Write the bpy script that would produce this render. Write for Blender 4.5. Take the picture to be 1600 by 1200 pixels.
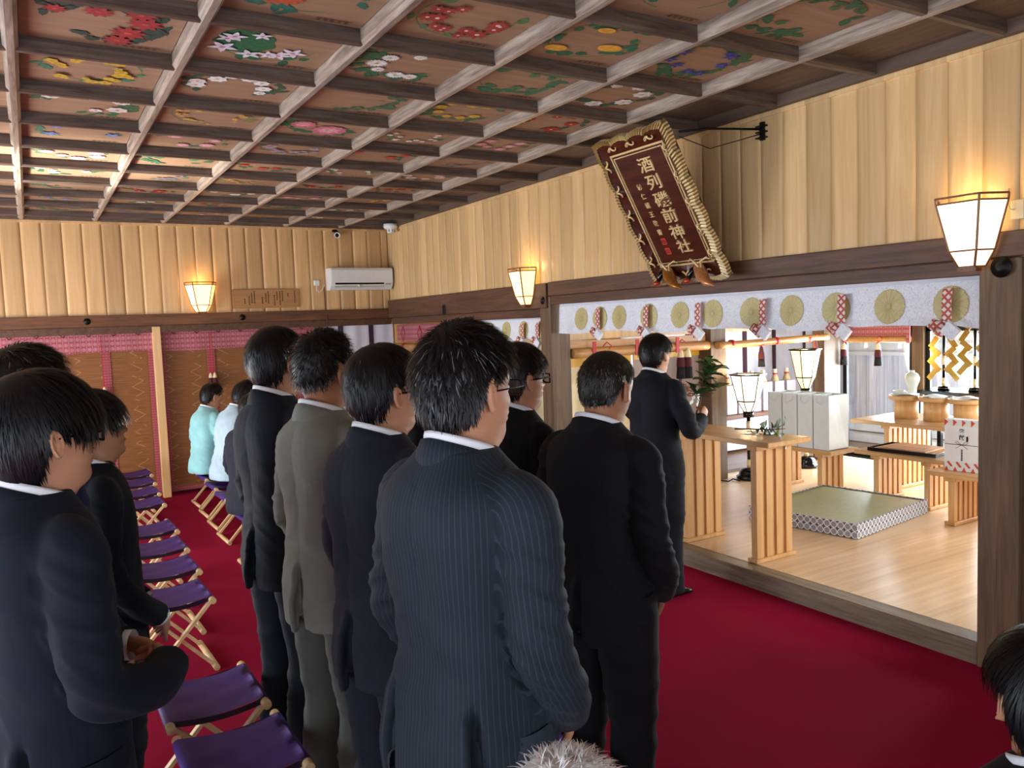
import bpy, math, random
import numpy as np
from mathutils import Vector, Matrix, Euler
PI = math.pi
S = bpy.context.scene
COL = S.collection
for o in list(bpy.data.objects): bpy.data.objects.remove(o)
rnd = random.Random(7)

# ------------------------------------------------------------------ camera
cd = bpy.data.cameras.new('camera'); cam = bpy.data.objects.new('camera', cd); COL.objects.link(cam)
cd.lens = 28.427; cd.sensor_width = 36.0; cd.clip_start = 0.05; cd.clip_end = 100
RC = ((0.85793861, 0.07048791, -0.50889369), (-0.51242126, 0.04615185, -0.85749312), (-0.03695652, 0.99644441, 0.07571496))
m4 = Matrix([list(r) + [0] for r in RC] + [[0, 0, 0, 1]]); m4.translation = Vector((0, 0, 1.8))
cam.matrix_world = m4
S.camera = cam
# ------------------------------------------------------------------ exposure, world, lights
S.view_settings.view_transform = 'Standard'; S.view_settings.look = 'None'
S.view_settings.gamma = 1; S.view_settings.use_curve_mapping = False
S.view_settings.exposure = 0.35
W = bpy.data.worlds.new('world'); S.world = W; W.use_nodes = True
W.node_tree.nodes['Background'].inputs[0].default_value = (0.80, 0.88, 1.0, 1)
W.node_tree.nodes['Background'].inputs[1].default_value = 3.2

def area(name, loc, rot, sx, sy, power, col):
    l = bpy.data.lights.new(name, 'AREA'); l.shape = 'RECTANGLE'; l.size = sx; l.size_y = sy
    l.energy = power; l.color = col
    o = bpy.data.objects.new(name, l); COL.objects.link(o); o.location = loc; o.rotation_euler = rot
    return o
# daylight through the open west side of the hall (three bays) and the openings behind the camera
for y, e in ((0.0, 28), (3.6, 40), (7.2, 60)):
    area('window_daylight', (-3.05, y, 1.15), (0, math.radians(-112), 0), 1.9, 3.0, e, (0.80, 0.90, 1.0))
area('veranda_bounce', (-2.4, 7.5, 0.35), (0, math.radians(-138), 0), 0.8, 2.0, 110, (1.0, 0.97, 0.92))
area('entrance_daylight', (0.6, -3.3, 1.2), (math.radians(105), 0, 0), 4.5, 1.9, 18, (0.86, 0.93, 1.0))
# daylight through the glazed east side of the inner hall, then two added fill lamps
area('east_glass_daylight', (8.75, 4.3, 1.3), (0, PI/2, 0), 1.8, 3.4, 600, (0.86, 0.93, 1.0))
area('back_room_fill', (6.6, 8.9, 1.4), (math.radians(-90), 0, 0), 3.6, 1.8, 40, (0.9, 0.95, 1.0))  # added fill lamp inside the closed back room, no window there
area('inner_hall_fill', (6.2, 0.95, 1.5), (math.radians(80), 0, 0), 3.0, 1.8, 95, (1.0, 0.97, 0.93))  # added fill lamp inside the near wall, brightens the inner floor
sp = bpy.data.lights.new('terrace_reflection', 'SPOT'); sp.energy = 3500; sp.spot_size = math.radians(26); sp.spot_blend = .7; sp.shadow_soft_size = .25; sp.color = (1, .97, .9)
spo = bpy.data.objects.new('terrace_reflection', sp); COL.objects.link(spo); spo.location = (-3.05, 7.4, .25)
spo.rotation_euler = (Vector((-.05, 6.9, 3.05)) - spo.location).to_track_quat('-Z', 'Y').to_euler()
sl = bpy.data.lights.new('sun', 'SUN'); sl.energy = 3.0; sl.angle = math.radians(1.5); sl.color = (1, .97, .92)
so = bpy.data.objects.new('sun', sl); COL.objects.link(so)
so.rotation_euler = Vector((-0.72, -0.25, -0.62)).to_track_quat('-Z', 'Y').to_euler()

# ------------------------------------------------------------------ object helpers
def tag(o, label=None, cat=None, group=None, kind=None):
    if label: o['label'] = label
    if cat: o['category'] = cat
    if group: o['group'] = group
    if kind: o['kind'] = kind
    return o
def empty(name, loc, rz=0, label=None, cat=None, group=None):
    o = bpy.data.objects.new(name, None); COL.objects.link(o); o.location = loc; o.rotation_euler = (0, 0, rz)
    o.empty_display_size = 0.1
    return tag(o, label, cat, group)
def kids(o): return [c for c in COL.objects if c.parent == o]
def copy_tree(o, parent=None, lst=None):
    c = o.copy(); COL.objects.link(c); c.parent = parent
    for ch in list(o.children): copy_tree(ch, c)
    return c

class MB:
    def __init__(s): s.v = []; s.f = []; s.m = []; s.sm = []; s.uv = {}
    def add(s, vs, fs, mi=0, smooth=False, uv=None):
        n = len(s.v); s.v += [tuple(map(float, p)) for p in vs]
        for f in fs: s.f.append([n + i for i in f]); s.m.append(mi); s.sm.append(smooth)
        if uv is not None:
            for i, t in enumerate(uv): s.uv[n + i] = t
        return s
    def box(s, x0, x1, y0, y1, z0, z1, mi=0, b=0.0):
        if b > 0: return s.bbox(x0, x1, y0, y1, z0, z1, mi, b)
        v = [(x0, y0, z0), (x1, y0, z0), (x1, y1, z0), (x0, y1, z0), (x0, y0, z1), (x1, y0, z1), (x1, y1, z1), (x0, y1, z1)]
        return s.add(v, [(3, 2, 1, 0), (4, 5, 6, 7), (0, 1, 5, 4), (1, 2, 6, 5), (2, 3, 7, 6), (3, 0, 4, 7)], mi)
    def bbox(s, x0, x1, y0, y1, z0, z1, mi, b):
        bs = min(b, (x1-x0)/2.01, (y1-y0)/2.01, (z1-z0)/2.01); rings = []
        def ring(z, i):
            return [(x0+bs, y0+i, z), (x1-bs, y0+i, z), (x1-i, y0+bs, z), (x1-i, y1-bs, z), (x1-bs, y1-i, z), (x0+bs, y1-i, z), (x0+i, y1-bs, z), (x0+i, y0+bs, z)]
        vs = ring(z0, bs) + ring(z0+bs, 0) + ring(z1-bs, 0) + ring(z1, bs)
        fs = [tuple(range(7, -1, -1)), tuple(range(24, 32))]
        for k in range(3):
            for i in range(8): j = (i+1) % 8; fs.append((k*8+i, k*8+j, k*8+8+j, k*8+8+i))
        return s.add(vs, fs, mi)
    def obb(s, c, ax, ay, az, hx, hy, hz, mi=0):
        c, ax, ay, az = map(np.array, (c, ax, ay, az))
        vs = [c + ax*hx*a + ay*hy*b_ + az*hz*d for d in (-1, 1) for a, b_ in ((-1, -1), (1, -1), (1, 1), (-1, 1))]
        return s.add(vs, [(3, 2, 1, 0), (4, 5, 6, 7), (0, 1, 5, 4), (1, 2, 6, 5), (2, 3, 7, 6), (3, 0, 4, 7)], mi)
    def bar(s, p, q, w, t, up=(0, 0, 1), mi=0):
        p, q, up = np.array(p, float), np.array(q, float), np.array(up, float)
        d = q - p; L = np.linalg.norm(d); d /= L
        a = np.cross(up, d); a /= np.linalg.norm(a); b_ = np.cross(d, a)
        return s.obb((p+q)/2, a, b_, d, w/2, t/2, L/2, mi)
    def tube(s, path, rad, n=12, mi=0, cap=True, smooth=True, flat=1.0, up=None):
        P = np.array(path, float); m = len(P)
        R_ = np.full(m, rad, float) if np.isscalar(rad) else np.array(rad, float)
        T = np.gradient(P, axis=0); T /= np.linalg.norm(T, axis=1)[:, None] + 1e-12
        ref = np.array(up if up is not None else ((0, 0, 1) if abs(T[0][2]) < .9 else (0, 1, 0)), float)
        a = np.cross(ref, T[0]); a /= np.linalg.norm(a) + 1e-12
        vs = []
        for i in range(m):
            a = a - T[i]*(a @ T[i]); a /= np.linalg.norm(a) + 1e-12; b_ = np.cross(T[i], a)
            for k in range(n):
                t = 2*PI*k/n; vs.append(P[i] + R_[i]*(a*math.cos(t) + b_*math.sin(t)*flat))
        fs = [(i*n+k, i*n+(k+1) % n, (i+1)*n+(k+1) % n, (i+1)*n+k) for i in range(m-1) for k in range(n)]
        s.add(vs, fs, mi, smooth)
        if cap:
            n0 = len(s.v) - m*n
            s.f.append([n0+k for k in range(n-1, -1, -1)]); s.m.append(mi); s.sm.append(False)
            s.f.append([n0+(m-1)*n+k for k in range(n)]); s.m.append(mi); s.sm.append(False)
        return s
    def cyl(s, c, r, z0, z1, n=24, mi=0, r1=None):
        return s.tube([(c[0], c[1], z0), (c[0], c[1], z1)], [r, r if r1 is None else r1], n, mi)
    def lathe(s, c, prof, n=32, mi=0, smooth=True):
        vs = [(c[0]+r*math.cos(2*PI*k/n), c[1]+r*math.sin(2*PI*k/n), c[2]+z) for r, z in prof for k in range(n)]
        fs = [(i*n+k, i*n+(k+1) % n, (i+1)*n+(k+1) % n, (i+1)*n+k) for i in range(len(prof)-1) for k in range(n)]
        return s.add(vs, fs, mi, smooth)
    def grid(s, G, mi=0, smooth=True, wrap=False, uv=None, mask=None):
        G = np.asarray(G); a, b_ = G.shape[:2]
        fs = []
        for i in range(a-1):
            for j in range(b_ if wrap else b_-1):
                if mask is not None and not mask[i][j]: continue
                k = (j+1) % b_; fs.append((i*b_+j, i*b_+k, (i+1)*b_+k, (i+1)*b_+j))
        return s.add(G.reshape(-1, 3), fs, mi, smooth, None if uv is None else np.asarray(uv).reshape(-1, 2))
    def ell(s, c, r, mi=0, nu=16, nv=10, rot=None):
        G = []
        for i in range(nv+1):
            ph = -PI/2 + PI*i/nv
            G.append([(math.cos(ph)*math.cos(2*PI*k/nu)*r[0], math.cos(ph)*math.sin(2*PI*k/nu)*r[1], math.sin(ph)*r[2]) for k in range(nu)])
        G = np.array(G)
        if rot is not None: G = G @ np.array(rot).T
        return s.grid(G + np.array(c), mi, True, True)
    def build(s, name, mats, parent=None, label=None):
        me = bpy.data.meshes.new(name); me.from_pydata(s.v, [], s.f)
        if not isinstance(mats, (list, tuple)): mats = [mats]
        for m in mats: me.materials.append(m)
        me.polygons.foreach_set('material_index', s.m); me.polygons.foreach_set('use_smooth', s.sm)
        if s.uv:
            uvl = me.uv_layers.new(name='UVMap'); li = np.zeros(len(me.loops), int); me.loops.foreach_get('vertex_index', li)
            arr = np.zeros((len(s.v), 2)); 
            for i, t in s.uv.items(): arr[i] = t
            uvl.data.foreach_set('uv', arr[li].ravel())
        me.update()
        o = bpy.data.objects.new(name, me); COL.objects.link(o)
        if parent: o.parent = parent
        if label: o['label'] = label
        return o
def struct(name, mb, mats, label=None):
    o = mb.build(name, mats); o['kind'] = 'structure'
    if label: o['label'] = label
    return o

# ------------------------------------------------------------------ materials
class NT:
    def __init__(s, name):
        s.mat = bpy.data.materials.new(name); s.mat.use_nodes = True; s.t = s.mat.node_tree
        s.b = s.t.nodes['Principled BSDF']; s.out = s.t.nodes['Material Output']
    def n(s, typ, **kw):
        nd = s.t.nodes.new(typ)
        for k, v in kw.items():
            if k == 'i':
                for kk, vv in v.items():
                    if isinstance(vv, bpy.types.NodeSocket): s.t.links.new(vv, nd.inputs[kk])
                    else: nd.inputs[kk].default_value = vv
            else: setattr(nd, k, v)
        return nd
    def math(s, op, a, b=None, c=None):
        nd = s.t.nodes.new('ShaderNodeMath'); nd.operation = op
        for i, x in enumerate((a, b, c)):
            if x is None: continue
            if isinstance(x, bpy.types.NodeSocket): s.t.links.new(x, nd.inputs[i])
            else: nd.inputs[i].default_value = x
        return nd.outputs[0]
    def mix(s, f, a, b):
        nd = s.t.nodes.new('ShaderNodeMix'); nd.data_type = 'RGBA'
        for k, x in ((0, f), (6, a), (7, b)):
            if isinstance(x, bpy.types.NodeSocket): s.t.links.new(x, nd.inputs[k])
            else: nd.inputs[k].default_value = x if k == 0 else tuple(x)[:3] + (1,)
        return nd.outputs[2]
    def obj(s):
        tc = s.t.nodes.new('ShaderNodeTexCoord'); return tc.outputs['Object']
    def sep(s, v):
        nd = s.t.nodes.new('ShaderNodeSeparateXYZ'); s.t.links.new(v, nd.inputs[0]); return nd.outputs
    def mapping(s, v, scale=(1, 1, 1)):
        nd = s.t.nodes.new('ShaderNodeMapping'); s.t.links.new(v, nd.inputs[0]); nd.inputs['Scale'].default_value = scale; return nd.outputs[0]
    def noise(s, v, scale, detail=4, dist=0.0, rough=.5):
        nd = s.n('ShaderNodeTexNoise', i={'Vector': v, 'Scale': scale, 'Detail': detail, 'Distortion': dist, 'Roughness': rough}); return nd.outputs[0]
    def ramp(s, f, stops):
        nd = s.t.nodes.new('ShaderNodeValToRGB'); s.t.links.new(f, nd.inputs[0]); e = nd.color_ramp.elements
        while len(e) < len(stops): e.new(.5)
        for k, (p, c) in enumerate(stops): e[k].position = p; e[k].color = tuple(c)[:3] + (1,)
        return nd.outputs[0]
    def bump(s, h, strength=.2, dist=.01):
        nd = s.n('ShaderNodeBump', i={'Height': h, 'Strength': strength, 'Distance': dist}); s.t.links.new(nd.outputs[0], s.b.inputs['Normal']); return s
    def col(s, c):
        if isinstance(c, bpy.types.NodeSocket): s.t.links.new(c, s.b.inputs['Base Color'])
        else: s.b.inputs['Base Color'].default_value = tuple(c)[:3] + (1,)
        return s
    def set(s, **kw):
        for k, v in kw.items(): s.b.inputs[{'rough': 'Roughness', 'metal': 'Metallic', 'spec': 'Specular IOR Level', 'coat': 'Coat Weight', 'sheen': 'Sheen Weight', 'trans': 'Transmission Weight', 'ior': 'IOR', 'cr': 'Coat Roughness'}[k]].default_value = v
        return s
def lin(h):
    r = [int(h[i:i+2], 16)/255 for i in (0, 2, 4)]
    return tuple((c/12.92 if c <= .04045 else ((c+.055)/1.055)**2.4) for c in r)
def plain(name, h, rough=.5, metal=0, var=0.12, vs=20, bump=0, bs=200, **kw):
    t = NT(name); c = lin(h) if isinstance(h, str) else h; o = t.obj()
    nz = t.noise(o, vs, 5)
    t.col(t.ramp(nz, [(.25, [x*(1-var) for x in c]), (.75, [min(1, x*(1+var)) for x in c])])).set(rough=rough, metal=metal, **kw)
    if bump: t.bump(t.noise(o, bs, 3), bump, .002)
    return t.mat
def wood(name, h1, h2, axis=2, scale=1.0, rough=.5, plank=None, pvar=.18, dist=.8, bump=.12, knots=False, **kw):
    t = NT(name); o = t.obj(); sc = [14*scale]*3; sc[axis] = 0.9*scale
    v = t.mapping(o, sc)
    if plank:
        a, pitch, off = plank; sp = t.sep(o)
        idx = t.math('FLOOR', t.math('DIVIDE', t.math('ADD', sp[a], off), pitch))
        wn = t.n('ShaderNodeTexWhiteNoise', noise_dimensions='1D', i={'W': idx})
        add = t.n('ShaderNodeVectorMath', operation='MULTIPLY_ADD', i={0: wn.outputs['Color'], 1: (9, 9, 9), 2: v}); v = add.outputs[0]
    n1 = t.noise(v, 1.2, 6, dist, .6); n2 = t.noise(v, 6, 4, .2, .6)
    f = t.math('ADD', t.math('MULTIPLY', n1, .75), t.math('MULTIPLY', n2, .25))
    c = t.ramp(f, [(.33, lin(h1)), (.5, [(a_+b_)/2 for a_, b_ in zip(lin(h1), lin(h2))]), (.66, lin(h2))])
    if plank:
        fac = t.math('ADD', t.math('MULTIPLY', wn.outputs['Value'], pvar), 1-pvar/2)
        hs = t.n('ShaderNodeHueSaturation', i={'Color': c, 'Value': fac}); c = hs.outputs[0]
    t.col(c).set(rough=rough, **kw)
    t.bump(f, bump, .004)
    return t.mat
def cloth(name, h, var=.1, rough=.85, weave=900, sheen=.2, bump=.15, big=.0):
    t = NT(name); o = t.obj(); c = lin(h) if isinstance(h, str) else h
    nz = t.noise(o, 9, 4)
    t.col(t.ramp(nz, [(.3, [x*(1-var) for x in c]), (.7, [x*(1+var) for x in c])])).set(rough=rough, sheen=sheen)
    hgt = t.noise(o, weave, 2)
    if big: hgt = t.math('ADD', t.math('MULTIPLY', hgt, .15), t.math('MULTIPLY', t.noise(t.mapping(o, (1, 1, .35)), 16, 3, 1.0), big))
    t.bump(hgt, bump, .004)
    return t.mat
def glow(name, col, strength, tcol=None):
    t = NT(name); t.col(tcol or col).set(rough=.7)
    t.b.inputs['Emission Color'].default_value = tuple(col) + (1,); t.b.inputs['Emission Strength'].default_value = strength
    return t.mat

M = {}
M['cedar_b'] = wood('pale_panel_wood', 'c8a26c', 'dfbd8a', 2, .6, .28, (1, .17, 0), .34, 1.6, .05)
M['cedar_a'] = wood('pale_panel_wood_far', 'c49b66', 'dbb380', 2, .6, .28, (0, .185, 0), .32, 1.6, .05)
M['dark_y'] = wood('old_dark_timber_y', '3f291d', '6c4a35', 1, 1.6, .55)
M['dark_x'] = wood('old_dark_timber_x', '4a2d1c', '7d512f', 0, 1.6, .5)
M['dark_z'] = wood('old_post_timber', '513d2c', '7f6448', 2, 1.4, .6)
M['coffer'] = wood('weathered_coffer_timber_lit', '65554a', 'b8aa9a', 1, 2.2, .34)  # beams along y: paler copy, side light from the left put into the colour
M['coffer_x'] = wood('weathered_coffer_timber_cross_shaded', '33231c', '6a5a4e', 0, 2.2, .45)  # crossbeams: darker copy, the shade on their sides put into the colour
M['board'] = wood('ceiling_board', '8a6a50', 'a68566', 0, 1.2, .6, None, bump=.05)
M['oldboard'] = wood('bare_ceiling_board', '4a3a30', '6d5747', 1, 1.2, .6)
M['sill'] = wood('weathered_sill_timber', '5b4e40', '94836c', 1, 1.6, .42)
M['floorw'] = wood('inner_floor_boards', 'c79b66', 'e3bd88', 1, .7, .22, (0, .42, .1), .10, 1.0, .04, coat=.3, cr=.1)
M['floord'] = wood('back_floor_boards', '6b4f37', '8a6a4a', 0, .8, .35)
M['hinoki'] = wood('cypress_furniture', 'c08f55', 'deb27a', 2, 1.0, .42, bump=.05)
M['hinoki_y'] = wood('cypress_furniture_top', 'b98c55', 'd6ad77', 1, 1.0, .35, bump=.05)
M['stoolw'] = wood('stool_wood', 'cfa772', 'ecd2a0', 0, 1.5, .4, bump=.04)
M['purple'] = cloth('purple_canvas', '43267a', .18, .6, 600, 0, .2, .3)
M['hem'] = plain('dark_hem', '22182c', .3)
M['white'] = plain('white_plastic', 'dfe0dc', .35, var=.03)
M['black'] = plain('black_lacquer', '0b0a0c', .12, var=.1)
M['blackm'] = plain('black_metal', '14110f', .45, .6)
M['gold'] = plain('gilt', 'ead6a4', .4, .3, .12, 60)
M['golddark'] = plain('gilt_rib_shade', '8f7440', .4, .5, .12, 60)  # darker copy of the gilt, rib shade put into the colour
M['goldpaint'] = plain('gold_paint', 'd9bd85', .45, .3, .15, 60)
M['brass'] = plain('brass_sheet', '9a7a3c', .22, .95, .3, 8)
M['signwood'] = wood('lacquered_board', '2f120b', '5a2a17', 0, 1.5, .28)
M['red'] = plain('vermilion_seal', 'c9402f', .5)
M['paper'] = plain('white_paper', 'dfe5e5', .7, var=.03)
M['shirt'] = cloth('white_shirt_cotton', 'e6eaf0', .03, .8)
M['cushionred'] = plain('crimson_silk', '8e1420', .6)
M['maroon'] = cloth('maroon_band', '3b1220', .1)
M['purpleband'] = cloth('purple_band', '3a2340', .1)
M['whitecloth'] = cloth('white_hanging_cloth', 'd8d8e2', .05, .85, 500, .1, .3, .5)
M['cream'] = cloth('cream_curtain', 'e8d8ae', .06, .8, 500, .1, .2)
M['yellow'] = cloth('yellow_silk_band', 'd9a51d', .08, .5)
M['mauve'] = cloth('mauve_gauze', 'a08d86', .08, .9, 400, .1, .3)
M['rope'] = plain('red_cord', 'b3121f', .6)
M['darktassel'] = plain('black_tassel', '120d12', .8)
M['redtassel'] = plain('dark_red_tassel', '4a0c16', .8)
M['bamboo'] = wood('rolled_bamboo', 'a87442', 'c9955c', 0, 3, .4)
M['leaf'] = plain('glossy_leaf', '1f4a1e', .42, 0, .35, 30)
M['leaf2'] = plain('light_leaf_edge', '5d7a3c', .35, 0, .3, 30)
M['stem'] = plain('brown_stem', '4c3420', .7)
M['ceramic'] = plain('celadon_ceramic', 'd6dcd0', .12, var=.03)
M['skin'] = plain('skin', 'c08c6c', .5, 0, .08, 25, .1, 300, spec=.35)
M['skin2'] = plain('skin_tanned', 'aa7656', .5, 0, .08, 25, .1, 300, spec=.35)
M['lens'] = plain('eyeglass_lens', 'c8d0d8', .05, 0, .01)
M['brocade'] = None
# ------------------------------------------------------------------ special materials
def m_carpet():
    t = NT('crimson_carpet'); o = t.obj()
    a = t.noise(o, 1.3, 3); b = t.noise(o, 420, 2)
    c = t.ramp(t.math('ADD', t.math('MULTIPLY', a, .35), t.math('MULTIPLY', b, .65)), [(.3, lin('880d30')), (.7, lin('b41646'))])
    t.col(c).set(rough=1.0, spec=.1); t.bump(b, .4, .004); return t.mat
M['carpet'] = m_carpet()
def m_misu():
    t = NT('bamboo_blind'); o = t.obj(); x, y, z = t.sep(o)
    tri = t.math('ABSOLUTE', t.math('SUBTRACT', t.math('FRACT', t.math('DIVIDE', z, .125)), .5))
    u = t.math('FRACT', t.math('ADD', t.math('DIVIDE', x, .30), t.math('MULTIPLY', tri, .75)))
    d = t.math('ABSOLUTE', t.math('SUBTRACT', u, .5))
    ln = t.math('MULTIPLY', t.math('LESS_THAN', d, .022), t.math('GREATER_THAN', t.noise(o, 9, 2), .47))
    wv = t.math('FRACT', t.math('DIVIDE', z, .0075))
    nz = t.noise(t.mapping(o, (1, 1, 30)), 5, 3)
    c = t.ramp(nz, [(.3, lin('6e4220')), (.7, lin('94602f'))])
    c = t.mix(t.math('MULTIPLY', ln, .6), c, lin('c39a63'))
    t.col(c).set(rough=.5); t.bump(wv, .3, .002); return t.mat
M['misu'] = m_misu()
def m_brocade(name, c1, c2, c3, ax=0, sc=.055):
    t = NT(name); o = t.obj(); s = t.sep(o)
    u = t.math('DIVIDE', s[ax], sc); v = t.math('DIVIDE', s[2], sc)
    fu = t.math('SUBTRACT', t.math('FRACT', u), .5); fv = t.math('SUBTRACT', t.math('FRACT', v), .5)
    r = t.math('SQRT', t.math('ADD', t.math('MULTIPLY', fu, fu), t.math('MULTIPLY', fv, fv)))
    ring = t.math('LESS_THAN', t.math('ABSOLUTE', t.math('SUBTRACT', r, .27)), .08)
    dot = t.math('LESS_THAN', r, .1)
    bars = t.math('GREATER_THAN', t.math('ABSOLUTE', fu), .42)
    c = t.mix(t.math('MULTIPLY', ring, .75), lin(c1), lin(c2)); c = t.mix(dot, c, lin(c3)); c = t.mix(t.math('MULTIPLY', bars, .6), c, lin(c2))
    t.col(c).set(rough=.65); t.bump(ring, .1, .002); return t.mat
M['valance'] = m_brocade('red_brocade', '9a4452', 'bf8486', 'cda3a0')
M['valance_y'] = m_brocade('red_brocade_side', '9a4452', 'bf8486', 'cda3a0', 1)
M['redborder'] = m_brocade('red_brocade_border', '92323e', 'b0656a', 'c08a86', 0, .03)
def m_drape():
    t = NT('white_brocade'); o = t.obj()
    v = t.n('ShaderNodeTexVoronoi', feature='DISTANCE_TO_EDGE', i={'Vector': o, 'Scale': 26.0}).outputs[0]
    n2 = t.noise(o, 34, 3, 2.5)
    f = t.math('LESS_THAN', t.math('ABSOLUTE', t.math('SUBTRACT', n2, .5)), .03)
    t.col(t.mix(f, lin('f0f3f8'), lin('d2dae6'))).set(rough=.6, sheen=.2)
    t.bump(t.math('ADD', t.math('MULTIPLY', t.noise(o, 12, 3), .8), t.math('MULTIPLY', f, .1)), .35, .02); return t.mat
M['drape'] = m_drape()
M['crest'] = plain('pale_gold_crest', 'c9bd84', .5, 0, .08, 60)
M['crestgap'] = plain('crest_ground', '8a7a44', .7)
def m_ribbon():
    t = NT('red_lattice_ribbon'); o = t.obj(); s = t.sep(o)
    a = t.math('FRACT', t.math('DIVIDE', t.math('ADD', s[1], s[2]), .042)); b = t.math('FRACT', t.math('DIVIDE', t.math('SUBTRACT', s[1], s[2]), .042))
    l = t.math('MAXIMUM', t.math('LESS_THAN', a, .38), t.math('LESS_THAN', b, .38))
    t.col(t.mix(l, lin('e6d9d6'), lin('b4503c'))).set(rough=.6); return t.mat
M['ribbon'] = m_ribbon()

# ------------------------------------------------------------------ the hall: floor, walls, ceiling
XB, YA, ZC = 3.97, 9.645, 3.02
struct('floor', MB().box(-3.2, 3.99, -3.4, 10.2, -0.10, 0.0), M['carpet'])

def planks(name, axis, lo, hi, z0, z1, pitch, off, face, matl, sgn):
    """vertical boarding with slightly cupped boards; axis 0: runs along x at y=face, axis 1: along y at x=face"""
    mb = MB(); r = random.Random(3)
    k = math.floor((lo+off)/pitch)
    while k*pitch - off < hi:
        a = max(lo, k*pitch-off); b = min(hi, (k+1)*pitch-off); k += 1
        if b - a < .01: continue
        tl = r.uniform(-.0014, .0014); cup = r.uniform(.0004, .0014); n = 6; rows = []
        for zz in (z0, z1):
            row = []
            prof = [(0, .008), (.015, .001)] + [(.015+.97*i/n, cup*(4*(i/n)*(1-i/n))*-1) for i in range(1, n)] + [(.985, .001), (1, .008)]
            for t_, d in prof:
                p = a + (b-a)*t_; dd = face + sgn*(-(d) - tl*(t_-.5)*2) if False else face - sgn*(-d + tl*(t_-.5)*2)
                row.append((p, dd, zz) if axis == 0 else (dd, p, zz))
            rows.append(row)
        mb.grid(rows, 0, True)
    return mb
# sgn=+1: room lies on the negative side of the face
mbB = planks('wall', 1, -3.3, YA, 2.135, 3.0, .17, 0, XB, None, 1)
mbB.box(XB+.012, XB+.06, -3.3, YA+.05, 2.0, 3.10)
mbB.box(XB-.012, XB+.012, -3.3, YA, 2.995, 3.022)
struct('wall_right', mbB, M['cedar_b'])
mbA = planks('wall', 0, -3.2, XB, 2.03, 3.0, .185, 0, YA, None, 1)
mbA.box(-3.2, XB+.05, YA+.012, YA+.06, 2.0, 3.10)
mbA.box(-3.2, XB, YA-.012, YA+.012, 2.995, 3.022)
struct('wall_far', mbA, M['cedar_a'])
# timbers of the far wall
mb = MB(); mb.box(-3.2, XB, YA-.035, YA+.06, 1.915, 2.035, 0, .004); struct('trim_1', mb, M['dark_x'], 'brown wall plate timber under the boarding')
mb = MB(); mb.box(-3.2, XB, YA-.012, YA+.34, 1.835, 1.914, 0, .003); mb.box(-3.2, XB+.14, YA+.0, YA+.35, 1.90, 2.01); struct('trim_2', mb, M['dark_y'])
mb = MB(); mb.box(-3.2, XB+.14, YA+.30, YA+.35, -.05, 1.9); struct('wall_far_backing', mb, M['dark_x'])
for i, x in enumerate((-2.15, -.62, 1.207, 3.02)):
    mb = MB(); mb.box(x-.042, x+.042, YA-.02, YA+.07, 0, 1.84 if i != 2 else 1.90, 0, .004)
    struct('post_far.%03d' % i, mb, M['cedar_a' if i == 2 else 'dark_z'])
# timbers of the right wall
mb = MB(); mb.box(XB-.035, XB+.06, -3.3, 5.96, 2.02, 2.14, 0, .005); struct('trim_3', mb, M['dark_y'], 'dark lintel rail above the main opening')
mb = MB(); mb.box(XB-.01, XB+.12, 2.21, 5.96, 1.945, 2.018, 0, .003); struct('trim_4', mb, M['dark_y'])
mb = MB(); mb.box(XB-.045, XB+.06, 5.98, YA-.036, 1.915, 2.135, 0, .005); struct('trim_5', mb, M['dark_y'])
mb = MB(); mb.box(XB-.01, XB+.12, 6.12, YA-.06, 1.835, 1.913, 0, .003); struct('trim_6', mb, M['dark_y'])
mb = MB(); mb.box(XB-.02, XB+.19, 5.955, 6.12, 0, 2.018, 0, .006); struct('pillar_left', mb, M['dark_z'])
mb = MB(); mb.box(XB-.02, XB+.19, 2.02, 2.213, 0, 2.018, 0, .006); struct('pillar_right', mb, M['dark_z'])
mb = MB(); mb.box(XB-.005, XB+.15, 7.87, 7.96, 0, 1.913, 0, .004); struct('pillar_small', mb, M['dark_z'])
mb = MB(); mb.box(XB+.01, XB+.14, -3.3, 2.018, .0, 2.018); struct('wall_right_panel', mb, M['dark_z'])
mb = MB(); mb.box(XB, XB+.13, 2.215, 5.953, -.02, .118, 0, .006); struct('sill_front', mb, M['sill'])
mb = MB(); mb.box(XB, XB+.13, 6.122, 7.868, -.02, .118, 0, .006); mb.box(XB, XB+.13, 7.962, YA, -.02, .118); struct('sill_side', mb, M['sill'])
# round nail covers
def nailcover(x, y, z, ax, r=.035):
    mb = MB()
    mb.lathe((0, 0, 0), [(0, .016), (r*.3, .016), (r*.55, .012), (r*.6, .008), (r*.9, .006), (r, .0)], 24)
    o = mb.build('nail_cover', M['blackm']); o.location = (x, y, z)
    o.rotation_euler = (PI/2, 0, 0) if ax == 0 else (0, -PI/2, 0)
    return o
for k, (a, w) in enumerate(((.54, 'left of the far wall lamp'), (2.13, 'right of the far wall lamp'))):
    tag(nailcover(a, YA-.036, 1.975, 0), 'dark round nail cover on the far wall rail, ' + w, 'nail cover')
tag(nailcover(XB-.046, 6.03, 1.985, 1), 'round nail cover on the rail end beside the left doorway lamp', 'nail cover')
tag(nailcover(XB-.036, 2.10, 1.975, 1, .05), 'large black nail cover beside the near wall lantern', 'nail cover')
mb = MB(); mb.box(-.01, .0, -.028, .028, -.05, .05, 0, .004); o = mb.build('hinge_plate', M['blackm']); o.location = (XB-.046, 8.0, 1.97)
tag(o, 'small dark metal plate on the rail between the two lamps', 'metal plate')

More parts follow.
